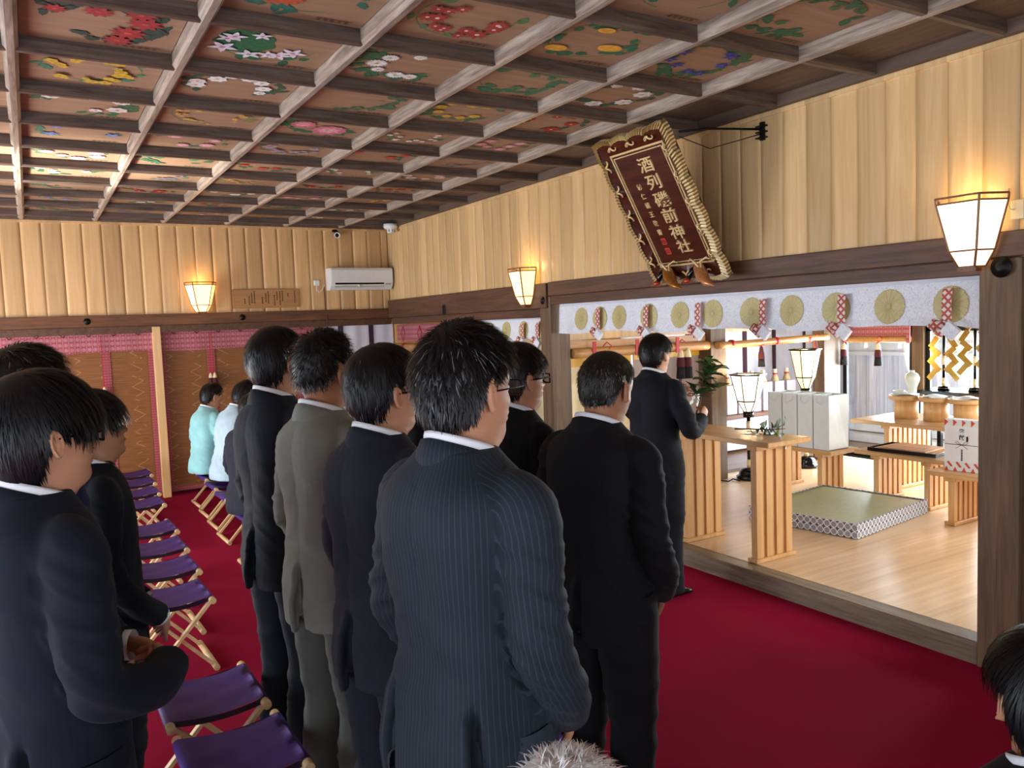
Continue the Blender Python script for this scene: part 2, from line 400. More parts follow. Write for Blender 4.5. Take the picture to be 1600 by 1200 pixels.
# west and south sides (out of the picture): open bays between posts
mb = MB(); mb.box(-3.3, -3.2, -3.4, YA+.1, 2.1, 3.15); mb.box(-3.3, -3.2, -3.4, YA+.1, -.1, .12)
for y in (-3.35, -1.75, 1.75, 5.45, 9.0): mb.box(-3.3, -3.2, y, y+.16, .1, 2.12)
struct('wall_left', mb, M['dark_z'])
mb = MB(); mb.box(-3.3, XB+.1, -3.5, -3.4, 2.3, 3.15); mb.box(-3.3, -1.8, -3.5, -3.4, 0, 2.32); mb.box(3.0, XB+.1, -3.5, -3.4, 0, 2.32)
struct('wall_near', mb, M['cedar_a'])

# ---- coffered ceiling
bx = [0.02 + .665*k for k in range(-4, 6)]; by = [4.08 + .66*k for k in range(-11, 9)]
ZB = ZC
mb = MB(); mb.box(-3.3, XB+.1, -3.5, YA+.1, ZB+.075, ZB+.11); struct('ceiling', mb, M['board'])
mb = MB(); mb.box(bx[-1]+.02, XB+.05, -3.4, YA, ZB+.069, ZB+.077); mb.box(-3.2, bx[-1], by[-1], YA, ZB+.069, ZB+.077)
mb.box(XB-.05, XB-.012, -3.4, YA-.05, ZB+.005, ZB+.075); mb.box(-3.2, XB-.05, YA-.06, YA-.012, ZB+.005, ZB+.075)
struct('ceiling_border', mb, M['oldboard'])
def beam_prof(mb, axis, c, lo, hi, w, z0, z1, ch=.016):
    pr = [(-w/2, z1), (-w/2, z0+ch), (-w/2+ch, z0), (w/2-ch, z0), (w/2, z0+ch), (w/2, z1)]
    vs = []
    for e in (lo, hi):
        for a, z in pr: vs.append((c+a, e, z) if axis == 1 else (e, c+a, z))
    mb.add(vs, [(i, i+1, i+7, i+6) for i in range(5)] + [(5, 4, 3, 2, 1, 0), tuple(range(6, 12))])
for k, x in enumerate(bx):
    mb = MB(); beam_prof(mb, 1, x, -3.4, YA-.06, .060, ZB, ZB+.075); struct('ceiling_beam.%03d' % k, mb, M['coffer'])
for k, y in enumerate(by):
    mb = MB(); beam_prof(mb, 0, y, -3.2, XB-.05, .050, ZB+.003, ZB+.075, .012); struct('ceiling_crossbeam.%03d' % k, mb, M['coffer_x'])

# ---- ceiling paintings
def leafpoly(c, ang, L, w, lob=0):
    n = 7; pts = []
    for i in range(n+1): t = i/n; pts.append((t*L, w*math.sin(PI*t**.8)*(1+lob*math.sin(9*PI*t))))
    for i in range(n-1, 0, -1): t = i/n; pts.append((t*L, -w*math.sin(PI*t**.8)*(1+lob*math.sin(9*PI*t))))
    ca, sa = math.cos(ang), math.sin(ang); return [(c[0]+x*ca-y*sa, c[1]+x*sa+y*ca) for x, y in pts]
PC = {}
def pm(h):
    if h not in PC:
        t = NT('paint_' + h); o = t.obj(); c = lin(h)
        t.col(t.ramp(t.noise(o, 40, 3), [(.3, [x*.72 for x in c]), (.7, [min(1, x*1.2) for x in c])])).set(rough=.7); PC[h] = t.mat
    return PC[h]
def painting(ix, iy, kind, seed):
    x0, x1 = bx[ix]+.034, bx[ix+1]-.034; y0, y1 = by[iy]+.03, by[iy+1]-.03
    cx, cy = (x0+x1)/2, (y0+y1)/2; r = random.Random(seed)
    desc, fl, fc, cc, lf, nf, nl, fs = kind
    mats = [M['board'], pm(fc), pm(cc), pm(lf), pm('1d1712'), pm('6b7b4a')]
    mb = MB(); z = 0.0
    mb.box(x0-cx, x1-cx, y0-cy, y1-cy, 0, .01, 0)
    def poly(pts, mi, lv): mb.add([(p[0], p[1], -.0008*lv) for p in pts], [tuple(range(len(pts)-1, -1, -1))], mi)
    R = .215
    # thin ring stem
    seg = 40; a0 = r.uniform(0, 6.28); span = r.uniform(4.2, 6.0)
    for k in range(seg):
        t0, t1 = a0+span*k/seg, a0+span*(k+1)/seg
        poly([((R-.004)*math.cos(t0), (R-.004)*math.sin(t0)), ((R+.004)*math.cos(t0), (R+.004)*math.sin(t0)), ((R+.004)*math.cos(t1), (R+.004)*math.sin(t1)), ((R-.004)*math.cos(t1), (R-.004)*math.sin(t1))], 5, 1)
    if fl == 'big':
        poly([(-.10+.13*math.cos(t)*(1+.08*math.sin(7*t)), .0+.15*math.sin(t)*(1+.08*math.cos(6*t))) for t in np.linspace(0, 6.28, 40)[:-1]], 3, 2)
    for k in range(int(nl*1.5)):
        a = a0 + span*r.random(); rr = R + r.uniform(-.05, .02)
        poly(leafpoly((rr*math.cos(a), rr*math.sin(a)), a + r.choice((-1, 1))*r.uniform(.6, 1.9), r.uniform(.05, .095), r.uniform(.014, .026), .25 if fl in ('mum', 'maple') else 0), 3, 2 + k*.06)
    nf = nf if nf <= 3 or fl == 'fruit' else int(nf*1.35)
    for k in range(nf):
        a = a0 + span*(k+.5)/nf + r.uniform(-.2, .2); rr = R*r.uniform(.55, .95) if nf > 2 else R*.55
        c = (rr*math.cos(a), rr*math.sin(a)); q = fs*r.uniform(.85, 1.45)
        if fl == 'fruit':
            poly([(c[0]+q*1.1*math.cos(t), c[1]+q*.75*math.sin(t)) for t in np.linspace(0, 6.28, 18)[:-1]], 1, 7+.3*k); continue
        npet = {'mum': 16, 'rose': 7, 'cosmos': 8, 'peony': 11, 'small': 5, 'bell': 5, 'maple': 9, 'big': 5}[fl]
        for j in range(npet):
            aa = 2*PI*j/npet + k
            poly(leafpoly(c, aa, q, q*(.5 if fl in ('rose', 'peony', 'small') else .22)), 1, 7+.30*k+.03*j)
        if fl == 'peony':
            for j in range(7): poly(leafpoly(c, 2*PI*j/7+.4, q*.62, q*.3), 2, 7.6+.3*k+.06*j)
        else: poly([(c[0]+q*.2*math.cos(t), c[1]+q*.2*math.sin(t)) for t in np.linspace(0, 6.28, 9)[:-1]], 2, 8.1+.3*k)
    # ink caption in the lower corner
    bxs = .10
    for k in range(5):
        cxk = bxs + .03*k
        for j in range(3): poly([(cxk+r.uniform(-.01, .006), .252+.008*j), (cxk+.008+r.uniform(0, .01), .252+.008*j), (cxk+.010, .256+.008*j), (cxk-.006, .256+.008*j)], 4, 3)
    poly([(.09, .246), (.09, .243), (.25, .243), (.25, .246)], 4, 3)
    o = mb.build('ceiling_painting', mats); o.location = (cx, cy, ZB+.065)
    # captions sit on the far side seen from below

    return o
KD = {
 'maple': ('red maple leaves and dark spiky foliage', 'maple', '9c2b2a', 'b8473a', '2d4034', 5, 46, .055),
 'cyc': ('large green leaf with white cyclamen blooms', 'big', 'd9d3dc', 'b98a94', '24603a', 6, 4, .05),
 'daisy': ('white daisies in a ring of green leaves', 'mum', 'dfe0da', 'b9a24a', '3c6b46', 5, 34, .042),
 'bamboo': ('green bamboo leaves inside a thin green ring', 'small', '4c7b4e', '3f6b45', '3f7550', 2, 30, .03),
 'wrose': ('white roses with dark green leaves', 'rose', 'dcd8d2', 'c2a26e', '3a5a3c', 4, 30, .045),
 'omum': ('large orange chrysanthemum with blue-green leaves', 'mum', 'b4512e', 'c86a40', '2c6a58', 2, 14, .10),
 'cosmos': ('red and pink cosmos flowers in a thin ring', 'cosmos', 'a23a30', 'e4c8c0', '55774a', 11, 5, .042),
 'lemon': ('yellow lemons on a curved branch', 'fruit', 'dfa93a', 'c98f2c', '2c6a48', 3, 20, .045),
 'gentian': ('blue gentian flowers with narrow leaves', 'bell', '3c3f94', '6a6ab4', '3e6a44', 6, 36, .034),
 'lily': ('white lily with long green leaves', 'peony', 'dcdad4', 'c4b8a0', '2f6a44', 2, 14, .085),
 'green': ('plain green maple leaves', 'small', '4a7244', '41683e', '386846', 2, 34, .03),
 'ywreath': ('dense yellow blossoms in a green ring', 'small', 'c8a22c', 'a8801c', '3c7a54', 20, 8, .026),
 'camel': ('white camellias with dark leaves', 'rose', 'e2e2de', 'c8b070', '305a3a', 6, 24, .036),
 'sprig': ('thin green sprigs forming a ring', 'small', '7a8a5a', '66784a', '4e6a48', 3, 32, .016),
 'ymum': ('yellow chrysanthemums in a leafy ring', 'mum', 'd0aa34', 'b8862a', '3c6a44', 6, 20, .036),
 'rcam': ('red camellias with dark green leaves', 'rose', 'a8221e', 'e0c060', '38523a', 4, 18, .046),
 'wpink': ('pale pink hollyhocks over broad green leaves', 'rose', 'd6c4bc', 'a86a66', '34643c', 5, 22, .042),
 'ysmall': ('scattered tiny yellow blossoms', 'small', 'cfa24a', 'b4822e', '7c7a48', 24, 8, .015),
 'ppeony': ('large pink peony and white bloom with green leaves', 'peony', 'c4707c', 'd898a0', '2f6a4a', 2, 18, .085),
 'wgrass': ('white blossoms along a green blade', 'small', 'dcdccc', 'c8c8a0', '3c7a48', 14, 6, .02),
 'pink': ('clusters of pink blossoms with leaves', 'peony', 'c88a90', 'dca8a8', '4a6a48', 5, 12, .045),
 'iris': ('blue iris in a faint green ring', 'bell', '6a7ab0', '8a9ac4', '4c7a58', 4, 12, .05),
 'lilac': ('pale lilac wisteria cluster', 'small', 'a898a4', '8a7a88', '54704c', 26, 6, .018),
 'orange': ('orange-red blossoms in a green ring', 'rose', 'b4452e', 'c8622e', '2f6a50', 5, 16, .04),
 'violet': ('small violet flowers along a stem', 'small', '7a6a94', '8c7ca4', '54704c', 16, 10, .018)}
LAY = {1: ['pink', 'omum', 'lily', 'lily', 'green'], 2: ['rcam', 'omum', 'cosmos', 'lemon', 'gentian'], 3: ['maple', 'cyc', 'daisy', 'bamboo', 'wrose'],
 4: ['ywreath', 'camel', 'sprig', 'ymum', 'rcam'], 5: ['wpink', 'ysmall', 'ppeony', 'wgrass', 'pink'], 6: ['iris', 'pink', 'lilac', 'orange', 'violet'],
 7: ['pink', 'green', 'orange', 'wgrass', 'wpink'], 8: ['camel', 'violet', 'ysmall', 'rcam', 'orange'], 9: ['sprig', 'rcam', 'daisy', 'pink', 'ymum'],
 10: ['iris', 'wpink', 'orange', 'green', 'daisy'], 11: ['sprig', 'violet', 'pink', 'ysmall', 'camel'], 12: ['green', 'camel', 'violet', 'orange', 'sprig']}
ORD = ['first', 'second', 'third', 'fourth', 'fifth', 'sixth', 'seventh', 'eighth', 'ninth', 'tenth', 'eleventh', 'twelfth']
for row, ks in LAY.items():
    iy = 7 + row   # by[8] = 2.10
    for c, k in enumerate(ks):
        if row == 1 and c < 2: continue
        iy_ = row + 7
        if iy_ + 1 >= len(by): continue
        o = painting(4+c, iy_, KD[k], row*10+c)
        tag(o, 'painting of %s: %s row, %s column' % (KD[k][0], ORD[row-1], ORD[c]), 'ceiling painting', 'flower paintings in the ceiling coffers')
# ------------------------------------------------------------------ wall lanterns
M['shade'] = glow('lit_paper_shade', (1.0, .60, .20), 1.5, (1, .85, .6))
M['shade2'] = glow('lit_paper_shade_pale', (1.0, .78, .46), 1.55, (1, .9, .7))
M['lampwood'] = wood('lantern_frame_wood', '5a3216', '8a5426', 2, 2, .4)
def lantern(loc, face, label, sc=1.0):
    """half-hexagon wall lantern; local +y points into the room, back plane at y=0"""
    t = empty('wall_lantern', loc, face, label, 'lamp', 'paper wall lanterns')
    H_ = .30*sc
    def ringp(w, z): # five corner points of the half hexagon
        return [(-w, 0.0, z), (-w*.62, w*.78, z), (w*.62, w*.78, z), (w, 0.0, z)]
    lv = [(.165*sc, H_), (.105*sc, .075*sc), (.062*sc, 0.0)]
    mb = MB()
    rings = [ringp(w, z) for w, z in lv]
    for a in range(2):
        for k in range(3): mb.add([rings[a][k], rings[a][k+1], rings[a+1][k+1], rings[a+1][k]], [(0, 1, 2, 3), (3, 2, 1, 0)][:1], 0)
    mb.add([rings[2][k] for k in range(4)], [(0, 1, 2, 3)], 0)
    mb.build('paper_shade', M['shade'], t)
    fr = MB()
    for k in range(4):
        for a in range(2): fr.bar(rings[a][k], rings[a+1][k], .008*sc, .008*sc, (0, 1, .1))
    mids = [[tuple((np.array(r[1])+np.array(r[2]))/2) for r in rings]][0]
    for a in range(3):
        for k in range(3): fr.bar(rings[a][k], rings[a][k+1], .008*sc, .008*sc, (0, 0, 1))
    top1 = ringp(.168*sc, H_+.028*sc)
    for k in range(3): fr.bar(top1[k], top1[k+1], .011*sc, .009*sc, (0, 0, 1))
    for k in range(4): fr.bar(rings[0][k], top1[k], .008*sc, .008*sc, (0, 1, .1))
    fr.build('frame', M['lampwood'], t)
    b = MB(); b.box(-.02, .02, -.012, .004, .0, H_); b.box(-.045*sc, .045*sc, 0, .05*sc, -.022*sc, -.003); b.build('bracket', M['lampwood'], t)
    pl = bpy.data.lights.new('bulb', 'POINT'); pl.energy = 1.1; pl.color = (1, .62, .26); pl.shadow_soft_size = .05
    p = bpy.data.objects.new('bulb', pl); COL.objects.link(p); p.parent = t; p.location = (0, .06, H_ + .05)
    return t
lantern((1.69, YA-.045, 2.045), PI, 'lit paper wall lantern on the far boarded wall, beside the wooden notice board')
lantern((XB-.055, 6.27, 1.955), PI/2, 'lit paper wall lantern on the right wall above the narrow doorway', 1.0)
lB = lantern((XB-.055, 2.225, 1.985), PI/2, 'large lit paper wall lantern at the right edge above the thick post', 1.0)
for ch in lB.children:
    if ch.name.startswith('paper'): ch.data = ch.data.copy(); ch.data.materials[0] = M['shade2']
mb = MB(); mb.box(-.006, .0, -.03, .03, -.045, .045, 0, .003); o = mb.build('wall_outlet', M['cream'], None); o.location = (XB-.006, 2.045, 2.235)
tag(o, 'cream wall outlet right of the large near lantern', 'outlet')
cb = MB(); cb.tube([(-.022, 0, 0), (-.024, .02, .0), (-.022, .035, .03), (-.018, .03, .10)], .004, 6); c_ = cb.build('plug_cord', M['cream'], o)

# ------------------------------------------------------------------ things on the far wall
t = empty('air_conditioner', (3.545, YA, 2.27), 0, 'white wall air conditioner on the far boarded wall', 'air conditioner')
W2 = .395; mb = MB()
pr = [(0, .0), (-.13, .0), (-.185, .045), (-.205, .10), (-.205, .235), (-.19, .262), (0, .268)]
G = [[(x, y, z) for y, z in pr] for x in (-W2, -W2+.012, W2-.012, W2)]
G = np.array(G); G[0][:, 1:] *= .985; G[3][:, 1:] *= .985
mb.grid(G, 0, False); mb.add(G[0], [tuple(range(6, -1, -1))]); mb.add(G[3], [tuple(range(7))])
mb.box(-W2+.05, W2-.02, -.208, -.2, .094, .098)
mb.build('body', M['white'], t)
mb = MB(); mb.add([(-W2+.05, -.176, .034), (W2-.12, -.176, .034), (W2-.12, -.202, .082), (-W2+.05, -.202, .082)], [(0, 1, 2, 3)]); mb.build('air_outlet', M['black'], t)
mb = MB(); mb.bar((-W2+.05, -.198, .035), (W2-.12, -.198, .035), .004, .03, (0, 1, 1)); mb.box(-.06, -.045, -.212, -.19, .035, .06); mb.build('louver', M['white'], t)
mb = MB(); mb.box(W2-.10, W2-.03, -.2035, -.2, .055, .075); mb.build('display', plain('ac_display', '9aa09c', .3), t)
t = empty('wall_outlet', (3.03, YA, 2.36), 0, 'small white outlet with looped cord left of the air conditioner', 'outlet')
mb = MB(); mb.box(-.035, .03, -.03, 0, -.03, .035, 0, .006); mb.build('plug_box', M['white'], t)
mb = MB(); mb.tube([(0, -.02, -.03), (-.01, -.02, -.08), (.02, -.02, -.11), (.06, -.02, -.08), (.09, -.02, -.02)], .005, 6); mb.build('cord', M['white'], t)
mb = MB(); mb.tube([(0, 0, .0), (0, 0, -.31), (.004, -.03, -.34), (0, -.03, -.42)], .005, 6); o = mb.build('wire', M['dark_x'], None); o.location = (3.12, YA-.012, 2.31)
tag(o, 'thin brown wire running down below the air conditioner end', 'wire')
t = empty('security_camera', (3.285, YA-.03, 2.985), 0, 'small dark dome-nosed security camera high on the far wall', 'camera')
mb = MB(); mb.box(-.03, .03, -.01, .03, -.01, .02, 0, .004); mb.tube([(0, 0, 0), (0, -.03, -.02)], .012, 8); mb.build('bracket', M['blackm'], t)
mb = MB(); mb.tube([(.02, -.01, -.03), (-.01, -.11, -.06)], .032, 20); mb.build('housing', M['blackm'], t)
mb = MB(); mb.tube([(-.010, -.105, -.058), (-.014, -.120, -.062)], [.036, .034], 20); mb.build('ring', M['white'], t)
mb = MB(); mb.tube([(-.0142, -.1202, -.0621), (-.0146, -.124, -.063)], [.026, .018], 20); mb.build('lens', M['black'], t)
t = empty('smoke_detector', (3.86, 9.25, ZB+.003), 0, 'white round smoke detector on the ceiling in the far corner', 'smoke detector')
mb = MB(); mb.lathe((0, 0, 0), [(.0, .02), (.085, .02), (.085, -.02), (.07, -.035), (.055, -.04), (.05, -.075), (.03, -.09), (0, -.092)], 28); mb.build('body', M['white'], t)
mb = MB(); [mb.box(.052*math.cos(a)-.004, .052*math.cos(a)+.004, .052*math.sin(a)-.004, .052*math.sin(a)+.004, -.075, -.045) for a in np.linspace(0, 6.28, 9)[:-1]]; mb.build('vents', M['black'], t)
t = empty('notice_board', (2.42, YA-.004, 2.185), 0, 'long bare wooden notice board with columns of ink writing', 'notice board')
mb = MB(); mb.box(-.385, .385, -.022, 0, -.11, .11, 0, .003); mb.build('board', wood('notice_board_wood', '9a6f45', 'b98a58', 0, 1.5, .5), t)
mb = MB(); r = random.Random(2)
for x, n, top in ((.33, 7, .085), (.25, 2, .06), (.185, 6, .09), (.155, 8, .085), (.12, 5, .08), (.09, 6, .04), (.02, 7, .085), (-.01, 5, .06), (-.05, 4, .02), (-.14, 7, .09), (-.17, 6, .07), (-.20, 5, .03), (-.25, 3, .0)):
    for k in range(n):
        z = top - k*.021
        if z < -.095: break
        for j in range(4): mb.add([(x+r.uniform(-.011, -.006), -.0235, z-.004*j), (x+r.uniform(.002, .008), -.0235, z-.004*j-.001), (x+r.uniform(.006, .011), -.0235, z-.004*j-.0035), (x-.006, -.0235, z-.004*j-.0025)], [(3, 2, 1, 0)])
        mb.add([(x-.001, -.0236, z+.002), (x+.0015, -.0236, z+.002), (x+.002, -.0236, z-.012), (x-.001, -.0236, z-.012)], [(3, 2, 1, 0)])
mb.build('ink_writing', M['black'], t)

# ------------------------------------------------------------------ blinds with brocade borders below the far wall rail
def blind(x0, x1, strips, label):
    t = empty('bamboo_blind', ((x0+x1)/2, YA+.10, 0), 0, label, 'blind', 'bamboo blinds with red brocade borders'); c = (x0+x1)/2
    mb = MB(); xs = np.linspace(x0-c, x1-c, 60); zs = np.linspace(.06, 1.84, 8)
    mb.grid([[(x, .003*math.sin(x*9), z) for x in xs] for z in zs]); mb.build('slats', M['misu'], t)
    for x in strips:
        w = .042 if x not in (x0, x1) else .03
        s = MB(); s.box(x-c-w, x-c+w, -.012, -.005, .05, 1.66); s.build('border_strip', M['redborder'], t)
    s = MB(); s.box(x0-c, x1-c, -.013, -.004, .045, .085); s.build('bottom_border', M['redborder'], t)
    s = MB(); xs = np.linspace(x0-c-.02, x1-c+.02, 80)
    s.grid([[(x, -.03-.006*math.sin(x*23)*(1.84-z)/.2, z + (0.012*math.sin(x*3.1) if z < 1.7 else 0)) for x in xs] for z in (1.835, 1.77, 1.70, 1.635)])
    s.build('valance', M['valance'], t)
    h = MB()
    for x in np.arange(x0-c+.1, x1-c, .24): h.tube([(x, -.035, 1.845), (x+.01, -.055, 1.83), (x+.03, -.05, 1.815), (x+.045, -.035, 1.83)], .004, 6)
    h.build('hooks', M['blackm'], t)
    return t
blind(-3.0, -.70, [-3.0, -2.4, -1.8, -1.25, -.70], 'left-most brown bamboo blind, mostly behind the men at the left edge')
blind(-.54, 1.145, [-.54, -.05, .20, .70, 1.145], 'brown bamboo blind left of the pale post on the far wall')
blind(1.265, 2.965, [1.265, 1.78, 2.32, 2.80, 2.965], 'brown bamboo blind right of the pale post on the far wall')
def tassel(loc, label, n=2, s=1.0, top=M['cream'], mid=M['redtassel'], low=M['darktassel'], cord=.3, group=None, only=None):
    t = empty('tassel', loc, 0, label, 'tassel', group)
    for k in range(n):
        dx = (k-(n-1)/2)*.05*s
        mb = MB(); mb.lathe((dx, -.02*k*s, 0), [(.004*s, .07*s), (.018*s, .045*s), (.026*s, .0)], 12); mb.build('cap', top, t)
        mb = MB(); mb.lathe((dx, -.02*k*s, 0), [(.027*s, .0), (.032*s, -.035*s), (.033*s, -.07*s)], 14); mb.build('upper_fringe', mid, t)
        mb = MB()
        for q in range(14):
            a = 2*PI*q/14; mb.tube([(dx+.022*s*math.cos(a), -.02*k*s+.022*s*math.sin(a), -.065*s), (dx+.029*s*math.cos(a), -.02*k*s+.029*s*math.sin(a), -.155*s)], .0085*s, 5)
        mb.tube([(dx, -.02*k*s, -.06*s), (dx, -.02*k*s, -.15*s)], .024*s, 10); mb.build('fringe', low, t)
        mb = MB(); mb.tube([(dx, -.02*k*s, .068*s), (dx*.4, 0, cord)], .004*s, 6)
        if k == 0: mb.tube([(dx-.03*s, -.01, .10*s), (dx+.0, -.02, .13*s), (dx+.05*s, -.01, .10*s), (dx+.02*s, -.02, .08*s), (dx-.04*s, -.01, .06*s)], .004*s, 6)
        mb.build('cord', M['rope'], t)
    return t
tassel((1.775, YA+.04, 1.30), 'pair of cream, red and black tassels hanging before the right bamboo blind', 2, .85, cord=.52)
tassel((.66, YA+.04, 1.22), 'small cream tassel hanging before the left bamboo blind', 1, .8, cord=.6, mid=M['cream'])
# striped curtain right of the blinds
def curtain(name, pts, z0, z1, matl, bands, bmat, label, fold=.012, bw=.035, normal=(0, -1), nf=34, topband=None):
    """pts: two (x,y) ends."""
    p, q = np.array(pts[0], float), np.array(pts[1], float); L = np.linalg.norm(q-p); d = (q-p)/L; nn = np.array(normal, float)
    t = empty(name, (p[0], p[1], 0), 0, label, 'curtain'); 
    def P(s_, z, off=0):
        f = fold*math.sin(s_*nf)*(.35+.65*(z1-z)/(z1-z0)) + fold*.5*math.sin(s_*nf*.37+2)
        w = d*s_ + nn*(off+f); return (w[0], w[1], z)
    mb = MB(); ss = np.linspace(0, L, max(8, int(L*45))); zs = np.linspace(z0, z1, 9)
    mb.grid([[P(s_, z) for s_ in ss] for z in zs]); mb.build('cloth', matl, t)
    for b_ in bands:
        m2 = MB(); s2 = np.linspace(b_-bw, b_+bw, 5); m2.grid([[P(s_, z, .004) for s_ in s2] for z in zs]); m2.build('band', bmat, t)
    if topband:
        m2 = MB(); z2 = np.linspace(topband[0], topband[1], 3); m2.grid([[P(s_, z, .012) for s_ in ss] for z in z2]); m2.build('top_band', topband[2], t)
    return t
curtain('striped_curtain', ((3.08, YA+.04), (3.995, YA+.04)), .06, 1.86, M['whitecloth'], [.235, .63], M['purpleband'], 'white curtain with dark purple vertical bands in the far corner', bw=.034)

# ------------------------------------------------------------------ white brocade drapes over the openings
def crest_poly(mb, cy, cz, r, fn, mi, mg):
    def disc(rr, mi_, off, n=32):
        mb.add([fn(cy+rr*math.cos(2*PI*k/n), cz+rr*math.sin(2*PI*k/n), off) for k in range(n)] + [fn(cy, cz, off)], [(n, (k+1) % n, k) for k in range(n)], mi_)
    disc(r*.96, mg, .002)
    for k in range(32):
        a = 2*PI*k/32; front = k % 2 == 0; da = PI/16*.66; off = .004 if front else .003; ro = r if front else r*.99
        if not front: da = PI/16*.34
        pts = [(.12*r, a-da*.5), (.12*r, a+da*.5)] + [(ro*.90, a+da), (ro*.97, a+da*.6), (ro, a), (ro*.97, a-da*.6), (ro*.90, a-da)]
        vs = [fn(cy+q*math.cos(b_), cz+q*math.sin(b_), off) for q, b_ in pts]
        mb.add(vs, [tuple(range(len(vs)-1, -1, -1))], mi)
    disc(r*.13, mi, .006, 12)
def drape(y0, y1, z0, z1, crests, ribbons, x, label, r):
    t = empty('brocade_drape', (x, (y0+y1)/2, 0), 0, label, 'drape', 'white brocade drapes over the openings'); yc = (y0+y1)/2
    def P(y, z, off=0):
        f = .010*math.sin(y*11)+.006*math.sin(y*27+1)
        k = (z1-z)/(z1-z0)
        sag = 0.0
        for rb in ribbons: sag += .022*math.exp(-((y-rb)/.05)**2)*k
        return (f*k - .012*k - off - sag*.5, y-yc, z)
    mb = MB(); ys = np.linspace(y0, y1, int((y1-y0)*60)); zs = np.linspace(0, 1, 12)
    def zb(y): return z0 + .012*math.sin(y*5.2) + sum(.02*math.exp(-((y-rb)/.06)**2) for rb in ribbons)*.6
    mb.grid([[P(y, zb(y)+(z1-zb(y))*k) for y in ys] for k in zs])
    for c in crests: crest_poly(mb, c, z0+(z1-z0)*.5, r, lambda a, b_, o_: P(a, b_, o_) if y0 < a < y1 else P(min(max(a, y0), y1), b_, o_), 1, 2)
    mb.build('cloth', [M['drape'], M['crest'], M['crestgap']], t)
    for rb in ribbons:
        m = MB(); yb = rb-yc; w = .026
        m.grid([[( -.035-.01*math.sin(k*3), yb+u*w, z) for u in (-1, -.5, 0, .5, 1)] for k, z in ((0, z1-.035), (.4, z0+.13), (.7, z0+.07), (1, z0+.01))])
        # flared loops at the bottom: one lattice loop and one white folded end
        m.obb((-.05, yb+.045, z0-.002), (1, 0, 0), (0, .8, .6), (0, -.6, .8), .008, .045, .026)
        m.tube([(-.05, yb, z0+.012), (-.05, yb+.05, z0+.01)], [.012, .03], 10)
        rbo = m.build('ribbon', M['ribbon'], t)
        m = MB(); m.obb((-.062, yb-.032, z0-.018), (1, 0, 0), (0, .75, .66), (0, -.66, .75), .012, .036, .034); m.obb((-.048, yb-.012, z0+.01), (1, 0, 0), (0, .9, .4), (0, -.4, .9), .006, .03, .012)
        m.build('folded_tail', M['drape'], rbo)
        m = MB(); m.bar((-.03, yb-.003, z1-.03), (-.03, yb-.003, z1+.03), .002, .002); m.build('thread', M['blackm'], rbo)
    return t
drape(2.23, 5.94, 1.695, 1.925, [5.60, 5.09, 5.345, 4.735, 4.39, 4.07, 3.72, 3.40, 3.08, 2.74, 2.40], [5.33, 4.73, 4.18, 3.60, 3.02, 2.40], XB+.07, 'long white drape with gold chrysanthemum crests over the main opening', .097)
drape(6.13, 7.85, 1.625, 1.825, [7.47, 7.15, 6.83, 6.51, 6.20], [7.10, 6.48, 6.22], XB+.05, 'short white drape with gold crests over the narrow opening', .088)
# plain upper strip of the drape
for (a, b_, z0, z1, w) in ((2.23, 5.94, 1.90, 1.948, 'main'), (6.13, 7.85, 1.80, 1.84, 'narrow')):
    mb = MB(); mb.grid([[(XB+.075+.004*math.sin(y*20), y, z) for y in np.linspace(a, b_, 60)] for z in (z0, z1)]); o = mb.build('plain_valance', M['whitecloth'])
    tag(o, 'plain grey-white cloth strip above the crested drape of the %s opening' % w, 'valance')
# red valance and rolled blind in the far bay of the right wall
t = empty('red_valance', (XB+.07, 8.8, 0), 0, 'red brocade valance over the far bay, right of the purple-striped curtain', 'valance')
mb = MB(); mb.grid([[(-.006*math.sin(y*23), y, z) for y in np.linspace(-.82, .82, 60)] for z in (1.62, 1.70, 1.82)]); mb.build('cloth', M['valance_y'], t)
mb = MB(); [mb.tube([(-.015, y, 1.80), (-.02, y+.06, 1.72), (-.02, y, 1.62)], .004, 6) and mb.tube([(-.015, y, 1.80), (-.02, y-.06, 1.72), (-.02, y, 1.62)], .004, 6) for y in (-.5, .1, .6)]; mb.build('cords', M['rope'], t)
t = empty('rolled_blind', (XB+.02, 8.8, 1.545), 0, 'rolled bamboo blind hanging under the red valance in the far bay', 'rolled blind')
mb = MB(); mb.tube([(0, y, 0) for y in np.linspace(-.8, .8, 20)], .05, 16); mb.build('roll', M['bamboo'], t)
mb = MB(); [mb.tube([(0, y-.03, 0), (0, y+.03, 0)], .053, 16) for y in (-.45, .45)]; mb.build('ties', M['rope'], t)
tassel((XB-.05, 8.42, 1.50), 'black and red tassel on the rolled blind in the far bay', 1, 1.0, cord=.15, top=M['redtassel'])
# ------------------------------------------------------------------ the leaning name board
yL, yR = 4.41, 3.695
Lb = math.hypot(3.862-3.325, 2.977-2.045); th = math.atan2(3.862-3.325, 2.977-2.045)
sg = empty('shrine_name_board', ((3.862+3.325)/2, (yL+yR)/2, (2.045+2.977)/2), 0, 'dark lacquered name board in a gilt scalloped frame leaning from the right wall', 'sign board')
u = Vector((0, -1, 0)); v = Vector((-math.sin(th), 0, math.cos(th))); w = u.cross(v)
mm = Matrix((u, v, w)).transposed().to_4x4(); mm.translation = sg.location; sg.matrix_world = mm
hw, hh = .357, Lb/2
def scallop_side(p, q, nrm, n, depth, m=16):
    p, q, nrm = map(np.array, (p, q, nrm)); out = []
    for k in range(n):
        for j in range(m):
            t_ = j/m; s_ = math.sin(PI*t_)**.75; lob = .12*abs(math.sin(3*PI*t_))
            out.append(p + (q-p)*((k+t_)/n) + nrm*(-depth + depth*(s_*.9+lob)))
    return out
c4 = [(-hw, hh), (hw, hh), (hw, -hh), (-hw, -hh)]
